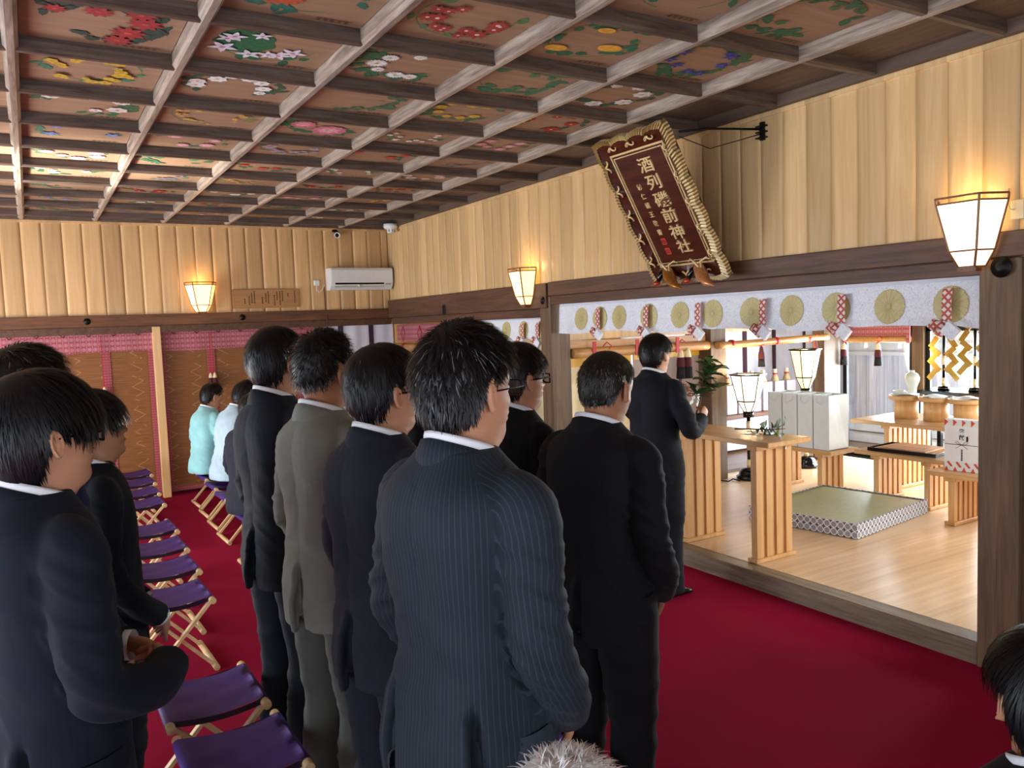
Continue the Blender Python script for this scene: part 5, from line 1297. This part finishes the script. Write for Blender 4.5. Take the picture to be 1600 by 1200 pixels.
    if vent == 'center' or vent == 'side':
        lo = smooth01((1.02-ZZ)/.20)
        va = [PI] if vent == 'center' else [2.32, -2.32]
        for v_ in va:
            dd = (AA - v_ + PI) % (2*PI) - PI
            disp += np.where((dd > 0) & (dd < .5), .020*lo*(1-dd/.5), 0) - .036*lo*np.exp(-((dd+.045)/.05)**2)
    disp += np.where(ZZ < .80, -.003, 0)
    P[..., 0] += disp*s_; P[..., 1] += disp*c
    if seated: P[..., 1] += 0
    uu = np.cumsum(np.full_like(AA, 2*PI*.165/144), 1) + 0*ZZ
    P[..., 2] += np.where(ZZ < .80, .010*np.sin(AA*3+seed)*.5 + .012*np.cos(AA), 0)*(1 if not seated else .3)
    jm = MB()
    # closed solid for the fused jacket
    cm = MB(); Pc = P.copy(); n0_, na_ = Pc.shape[:2]
    cb = Pc[0].mean(0); rec = Pc[0]*np.array([.93, .93, 1]) ; rec2 = rec + [0, 0, .05]; capb = np.tile(cb + [0, 0, .05], (na_, 1)); topc = np.tile(Pc[-1].mean(0), (na_, 1))
    cm.grid(W(np.concatenate([capb[None], rec2[None], rec[None], Pc, topc[None]])), 0, True, True)
    paths = []
    for sd in (-1, 1):
        Q, hd, nn = armpath(sd); T = np.linspace(0, 1, len(Q))
        R0 = np.interp(T, [0, .12, .26, .36, .55, .68, .85, 1], [.040, .054, .063, .063, .057, .055, .049, .047])*(1+(bw-1)*.8)
        Qd = spline(W(Q), 60); Rd = np.interp(np.linspace(0, 1, 60), T, R0)*s; paths.append(Qd)
        m2 = MB(); d_ = Qd[-1]-Qd[-2]; d_ /= np.linalg.norm(d_)
        PP = np.vstack([Qd, Qd[-1] - d_*.02*s]); RR = np.append(Rd, .038*s)
        m2.tube(Qd, Rd, 24, 0, False, True, 1.0, up=(0, 1, 0.01)); V = np.array(m2.v).reshape(60, 24, 3); ce = V[-1].mean(0)
        st_ = np.tile(V[0].mean(0), (24, 1)); e1 = ce + (V[-1]-ce)*.80 - d_*.0; e2 = e1 - d_*.03*s; e3 = np.tile(ce - d_*.03*s, (24, 1))
        cm.grid(np.concatenate([st_[None], V, e1[None], e2[None], e3[None]]), 0, True, True)
    V, Fc, NN = voxel(cm, .0072 if not seated else .010, 5)
    # wrinkles along the normals
    Vu = V/s; dmin = np.full(len(V), 9.); tt = np.zeros(len(V)); dv = np.zeros((len(V), 3))
    for Qd in paths:
        for i0 in range(0, len(V), 20000):
            D = np.linalg.norm(V[i0:i0+20000, None] - Qd[None, ::2], axis=2); k_ = D.argmin(1); dm = D.min(1); sl_ = slice(i0, i0+20000)
            bt = dm < dmin[sl_]; dmin[sl_] = np.where(bt, dm, dmin[sl_]); tt[sl_] = np.where(bt, k_/29., tt[sl_])
    onarm = (dmin < .080*s)*1.0
    aw = np.interp(tt, [0, .22, .34, .5, .62, .74, .9, 1], [0, .001, .007, .006, .010, .010, .004, .001])*onarm*s
    sgx = np.sign(V[:, 0])
    Vr = Vu.copy(); Vr[:, 2] += .5*np.abs(Vu[:, 0]) + .35*Vu[:, 1]
    w1 = (folds(Vr, 9, seed % 9, (.8, .8, 2.6))-.28)*1.25 + .45*fnoise(Vr*np.array([1, 1, 1.8]), 14, (seed+1) % 6)
    zt = Vu[:, 2] + (.38 if seated else 0)
    tw_ = np.interp(zt, [.78, .90, 1.05, 1.18, 1.32, 1.42], [.001, .004, .006, .004, .001, 0])*(1-onarm)*s
    w2 = (folds(Vr, 6, (seed+3) % 8, (1, 1, 2.2))-.3)*1.1
    V = V + NN*(aw*.85*w1 + tw_*w2)[:, None]
    ua = np.arctan2(V[:, 0], -V[:, 1])*.165
    near = np.zeros(len(V)); 
    for sd_, Qd in zip((-1, 1), paths):
        sel = (onarm > 0) & (np.sign(V[:, 0]) == sd_); k_ = np.clip((tt[sel]*59).astype(int), 0, 58); q_ = Qd[k_]; T_ = Qd[k_+1]-q_; T_ /= np.linalg.norm(T_, axis=1)[:, None]
        ex_ = np.array([1., 0, 0]) - T_*T_[:, :1]; ex_ /= np.linalg.norm(ex_, axis=1)[:, None]; ey_ = np.cross(T_, ex_); r0 = V[sel]-q_
        ua[sel] = np.arctan2((r0*ex_).sum(1), (r0*ey_).sum(1))*.055
    if vent and not seated:
        va2 = [PI] if vent == 'center' else [2.30, -2.30]; A2 = np.arctan2(V[:, 0], V[:, 1]+.012*s); lo2 = smooth01((1.0-Vu[:, 2])/.05)*(onarm < .5)
        for v_ in va2:
            dd = (A2 - v_ + PI) % (2*PI) - PI; g2 = -.020*np.exp(-(dd/.05)**2) + .010*np.where(dd > 0, np.exp(-((dd-.12)/.10)**2), 0)
            V = V + NN*(g2*lo2*s)[:, None]
    jm.add(V, Fc, 0, True, np.stack([ua, V[:, 2]], -1))
    # jacket collar
    ca = np.linspace(-2.45, 2.45, 61)  # 0 = back
    def colring(rad, z_b, z_f, extra=0):
        out = []
        for a in ca:
            t_ = abs(a)/2.45; x = math.sin(a)*(rad*1.0+.006*t_); y = -math.cos(a)*(rad*1.08)-.012 + .008*t_
            out.append((x, y, z_b + (z_f-z_b)*t_**1.6 + extra))
        return out
    CZ = .004
    G = [colring(.094, 1.452, 1.38), colring(.094, 1.470, 1.40, .0), colring(.088, 1.490, 1.415, 0), colring(.0800, 1.5085, 1.432, 0), colring(.0755, 1.509, 1.433, 0), colring(.0750, 1.47, 1.40, 0)]
    if shirt: jm.grid(W(np.array(G)), 0, True, False, np.tile(np.stack([np.arange(61)*.008, np.zeros(61)], -1), (6, 1, 1)))
    zl = np.linspace(1.435, 1.11, 16); xi = lambda z: float(np.interp(z, [1.11, 1.36, 1.435], [.004, .046, .058])); xo = lambda z: float(np.interp(z, [1.11, 1.30, 1.345, 1.36, 1.40, 1.435], [.012, .070, .088, .078, .084, .076]))
    if shirt and jacket_name == 'suit_jacket':  # lapels
        for sd in (-1, 1):
            jm.grid(W(np.array([[(sd*(xi(z)+(xo(z)-xi(z))*q), fy(xi(z)+(xo(z)-xi(z))*q, z)+.004*(1-q)-.001, z) for q in (0, .33, .66, 1)] for z in zl])), 0, True)
    jk = jm.build(jacket_name, suit, root)
    if shirt:
        sm_ = MB(); G = [colring(.0745, 1.495, 1.43), colring(.0735, 1.515, 1.452), colring(.0715, 1.5235, 1.458), colring(.0690, 1.522, 1.455), colring(.0675, 1.48, 1.43)]
        sm_.grid(W(np.array(G)), 0, True)
        if jacket_name == 'suit_jacket':
            sm_.grid(W(np.array([[(xi(z)*q, fy(xi(z)*q, z)+.001, z) for q in (-1, -.5, 0, .5, 1)] for z in zl])), 0, True)
        for sd in (-1, 1):
            Q, hd, nn = armpath(sd); e0, e1 = W(Q[-3:]), None; d_ = (e0[-1]-e0[-2]); d_ /= np.linalg.norm(d_)
            cm_ = MB(); cm_.tube([e0[-1]-d_*.03, e0[-1]+d_*.012], [.038*s, .037*s], 20, 0, False); cm_.build('shirt_cuff', M['shirt'], root)
        sm_.build('shirt', M['shirt'], root)
        if jacket_name == 'suit_jacket':
            tm = MB(); tm.grid(W(np.array([[(w_*q, fy(w_*q, z)+.004, z) for q in (-1, 0, 1)] for z, w_ in ((1.435, .014), (1.41, .010), (1.30, .020), (1.22, .026), (1.14, .010))])), 0, True); tm.build('tie', M['tie'], root)
    if cufbut:
        Q, hd, nn = armpath(1); Qw = W(Q); 
        for k in range(4):
            c_ = Qw[-2-k] if False else Qw[-1] + (Qw[-4]-Qw[-1])*(.12+.30*k/1.5*.5); bm = MB(); bm.ell(c_ + np.array([.030, -.040, 0])*s, (.005, .005, .005)); bm.build('cuff_button', M['blackm'], jk)
    # ---- trousers
    if legs:
        tm = MB(); tmat = trousers or suit
        if not seated:
            zz = np.linspace(.80, 1.0, 8); hw_ = np.interp(zz, [.80, .9, 1.0], [.172, .168, .145])*bw; G = [[(w_*math.sin(a), .118*math.cos(a)-.010, z) for a in np.linspace(-PI, PI, 49)[:-1]] for z, w_ in zip(zz, hw_)]
            G = np.array(G); cap_ = G[0].copy(); cap_[:, :2] *= .1; tm.grid(np.concatenate([cap_[None]+[0, 0, -.02], G])*s, 0, True, True)
            lp = lambda sd: spline([(sd*.082*bw, -.008, .92), (sd*.088*bw, -.006, .80), (sd*.094*bw, .004, .60), (sd*.098*bw, .006, .46), (sd*.104*bw, -.016, .26), (sd*.108*bw, -.012, .045)], 80)
            rad = lambda T: np.interp(T, [0, .15, .4, .55, .75, 1], [.100, .105, .088, .076, .070, .074])*bw
        else:
            lp = lambda sd: spline([(sd*.09, -.02, .50), (sd*.10, .12, .52), (sd*.13, .30, .52), (sd*.14, .40, .50), (sd*.14, .44, .40), (sd*.13, .43, .25), (sd*.13, .42, .05)], 80)
            rad = lambda T: np.interp(T, [0, .15, .4, .55, .75, 1], [.098, .095, .080, .074, .068, .070])
            tm.ell((0, -.02, .50), (.17*s, .13*s, .085*s))
        for sd in (-1, 1):
            Q = lp(sd)*s; T = np.linspace(0, 1, 80); m2 = MB(); m2.tube(Q, rad(T)*s, 28, 0, False, True, 1.0, up=(0, 1, 0.01)); V = np.array(m2.v).reshape(80, 28, 3); nr_ = V-Q[:, None]; nr_ /= np.linalg.norm(nr_, axis=2)[..., None]
            am = .6*np.interp(T, [0, .15, .35, .55, .8, 1], [.002, .010, .007, .011, .012, .006]); wr_ = (folds(V, 9, (seed+3*sd) % 8, (1, 1, 1.7))-.25)*1.4+.5*fnoise(V, 12, seed % 6)
            crease = .007*np.exp(-((np.arange(28)-7)/1.1)**2) + .007*np.exp(-((np.arange(28)-21)/1.1)**2)
            V = V + nr_*(am[:, None]*wr_ + crease[None])[..., None]; tm.grid(V, 0, True, True)
            en = V[-1]; ce = en.mean(0); tm.grid(np.stack([en, ce+(en-ce)*.8, ce+(en-ce)*.8+np.array([0, 0, .06])]), 0, True, True)
        tm.build('trousers', tmat, root)
        for sd in (-1, 1):
            f0 = np.array([sd*.108*bw if not seated else sd*.13, -.02 if not seated else .41, 0])*s; sk = MB()
            secs = [(-.07, .022, .05, .0), (-.055, .034, .075, 0), (.0, .037, .085, 0), (.06, .040, .065, 0), (.12, .045, .045, 0), (.16, .042, .034, 0), (.185, .024, .022, 0)]
            G = [[(f0[0]+s*(w_*math.sin(a)+sd*.15*y*.4), f0[1]+s*y, max(.003, s*(hh_*.5+hh_*.5*math.cos(a)))) for a in np.linspace(-PI, PI, 21)[:-1]] for y, w_, hh_, _ in secs]
            sk.grid(G, 0, True, True); sk.add(G[0], [tuple(range(20))]); sk.add(G[-1], [tuple(range(19, -1, -1))]); sk.tube([(f0[0], f0[1]-.02*s, .03), (f0[0], f0[1]-.02*s, .14)], .04*s, 14)
            sk.build('sock', M[sock], root)
    # ---- glasses
    if glasses:
        gb = MB(); lens = MB()
        for sd in (-1, 1):
            cx, cy, cz = sd*.034, .108, .106; pts = []
            for k in range(25):
                a = 2*PI*k/24; ca_, sa_ = math.cos(a), math.sin(a); e = .42
                pts.append((cx + .026*math.copysign(abs(ca_)**e, ca_), cy-.006*abs(ca_)*(1 if ca_*sd > 0 else 0), cz + .0175*math.copysign(abs(sa_)**e, sa_)))
            gb.tube(pts, .0018 if glasses == 'thin' else .0032, 6); lens.add([(cx, cy, cz)]+pts[:-1], [(0, k+1, (k+1) % 24+1) for k in range(24)])
            gb.tube([(sd*.060, .104, .112), (sd*.074, .095, .112), (sd*.082, .0, .108), (sd*.080, -.018, .098)], .0018 if glasses == 'thin' else .003, 6)
        gb.tube([(-.009, .110, .112), (0, .113, .114), (.009, .110, .112)], .0018, 6)
        g_ = MB(); g_.v = [tuple(q) for q in HX(np.array(gb.v))]; g_.f, g_.m, g_.sm = gb.f, gb.m, gb.sm; go = g_.build('glasses', M['blackm'], root)
        l_ = MB(); l_.v = [tuple(q) for q in HX(np.array(lens.v))]; l_.f, l_.m, l_.sm = lens.f, lens.m, lens.sm; l_.build('lens', M['glass'], go)
    return root
M['lip'] = plain('lips', '8a4a40', .5)
M['tie'] = plain('dark_tie', '1c2030', .5)
M['s_navy'] = suitmat('navy_suit', '0d1422', .7)
M['s_navy2'] = suitmat('dark_blue_suit', '141b2a', .7)
M['s_char'] = suitmat('charcoal_pinstripe_suit', '19222c', .6, '3a4651')
M['s_char2'] = suitmat('dark_slate_suit', '161c25', .65)
M['s_grey'] = suitmat('grey_suit', '74766d', .7)
M['s_greyt'] = suitmat('grey_suit_trousers', '4f504b', .6)
M['s_slate'] = suitmat('slate_navy_suit', '1b1f2b', .7)
M['s_black'] = suitmat('black_suit', '0a0c11', .7)
M['s_black2'] = suitmat('blue_black_suit', '0a0f18', .7)
M['s_blue'] = suitmat('mid_blue_suit', '182748', .7)
M['j_white'] = suitmat('pale_blue_windbreaker', 'a9c0cc', .6)
M['j_mint'] = suitmat('mint_green_shirt', '8abfc0', .7)
P_ = person
P_((0.00, 2.02, 0), 70, 1.715, M['s_navy'], 'person in a dark navy suit with mop hair, largest figure at the left edge', 'mop', '0b0c10', 0, -2, 0, 0, 'belly', glasses='thick', seed=1, build=1.04, vent='side', ns=5000)
P_((0.17, 3.10, 0), 84, 1.605, M['s_black2'], 'young person with a long fringe in black, peeking out beside the front left man', 'mop', '0a090b', 0, 0, -6, 0, 'clasp', seed=2, build=.95)
P_((-0.02, 2.57, 0), 66, 1.77, M['s_blue'], 'person in a mid blue suit with wavy hair, behind the front left man', 'spiky', '120f0e', .05, 0, 0, 0, 'clasp', seed=3, build=1.0, skin='skin2')
P_((0.835, 3.25, 0), 72, 1.80, M['s_char2'], 'tall slim young person in a dark slate suit with rounded black hair', 'neat', '0a090a', 0, -6, 0, 0, 'clasp', seed=4, build=.95, vent='center')
P_((0.86, 2.72, 0), 70, 1.775, M['s_grey'], 'person in a light grey suit with short cropped hair', 'fade', '0d0c0d', .02, -4, 0, 0, 'clasp', seed=5, build=.96, vent='center', trousers=M['s_greyt'], skin='skin2')
P_((0.87, 2.22, 0), 76, 1.735, M['s_slate'], 'person in a slate navy suit with wavy black hair and dark glasses', 'neat', '0b0b0d', .02, 4, 0, 0, 'clasp', seed=6, build=1.03, vent='center', glasses='thick')
P_((0.80, 1.56, 0), 74, 1.785, M['s_char'], 'person in a charcoal pinstripe suit with tousled hair and thin glasses, centre front', 'spiky', '0c0c0e', .06, 2, 0, 0, 'clasp', seed=7, build=1.06, vent='side', glasses='thin', ns=6500, cufbut=True)
P_((1.60, 2.66, 0), 84, 1.705, M['s_black'], 'person in a black suit with parted hair and angular glasses beside the doorway post', 'neat', '0a090a', 0, 4, 0, 0, 'clasp', seed=8, build=.98, glasses='thick')
P_((1.60, 2.14, 0), 74, 1.70, M['s_black'], 'person in a black suit with thinning hair and bowed head', 'bald', '17150f', .10, -2, 14, 0, 'clasp', seed=9, build=1.04, vent='center', skin='skin2', ns=5200, cufbut=True)
P_((1.50, 3.33, 0), 74, 1.66, M['s_black'], 'person in black mostly hidden between the two men with glasses', 'short', '0a090a', 0, 0, 0, 0, 'clasp', seed=10, build=1.0)
P_((3.43, 3.98, 0), 80, 1.68, M['s_black2'], 'person in a blue-black suit standing at the sill holding a leafy branch', 'neat', '0a090a', 0, 0, 0, 0, ('hold_high', 'hold_low'), seed=11, build=1.06)
P_((1.54, 7.86, 0), 70, 1.72, M['j_white'], 'seated person in a pale blue-white windbreaker leaning forward', 'neat', '0d0b0b', 0, 2, 12, 0, 'lap', seated=True, lean=.22, seed=12, build=1.12, trousers=M['s_black'], jacket_name='windbreaker', ns=1800)
P_((1.44, 8.5, 0), 70, 1.66, M['j_mint'], 'seated person in a mint green shirt at the far left of the seated row', 'neat', '0d0b0b', 0, 0, 4, 0, 'lap', seated=True, lean=.12, seed=13, build=1.05, trousers=M['s_black'], jacket_name='windbreaker', ns=1500)
P_((1.38, 6.32, 0), 66, 1.70, M['s_slate'], 'seated person in a slate grey suit behind the tall young man', 'short', '0d0b0b', 0, 0, 8, 0, 'lap', seated=True, lean=.05, seed=14, build=1.1, ns=1800)
P_((0.56, .88, 0), 72, 1.525, M['s_slate'], 'seated person with curly white hair, only the crown showing at the bottom', 'fade', 'c9c9c6', 1.0, 0, 6, 0, 'lap', seated=True, seed=15, ns=1500, strandw=.0012)
P_((1.51, .715, 0), 40, 1.545, M['s_black'], 'seated person with neat black hair in a black suit, lower right corner', 'mop', '0b0b0d', 0, 0, 0, 0, 'lap', seated=True, seed=16, build=1.0, ns=3600)
for o in list(COL.objects):
    l = o.get('label')
    if l and not (4 <= len(l.split()) <= 16): print('LABEL', len(l.split()), l)
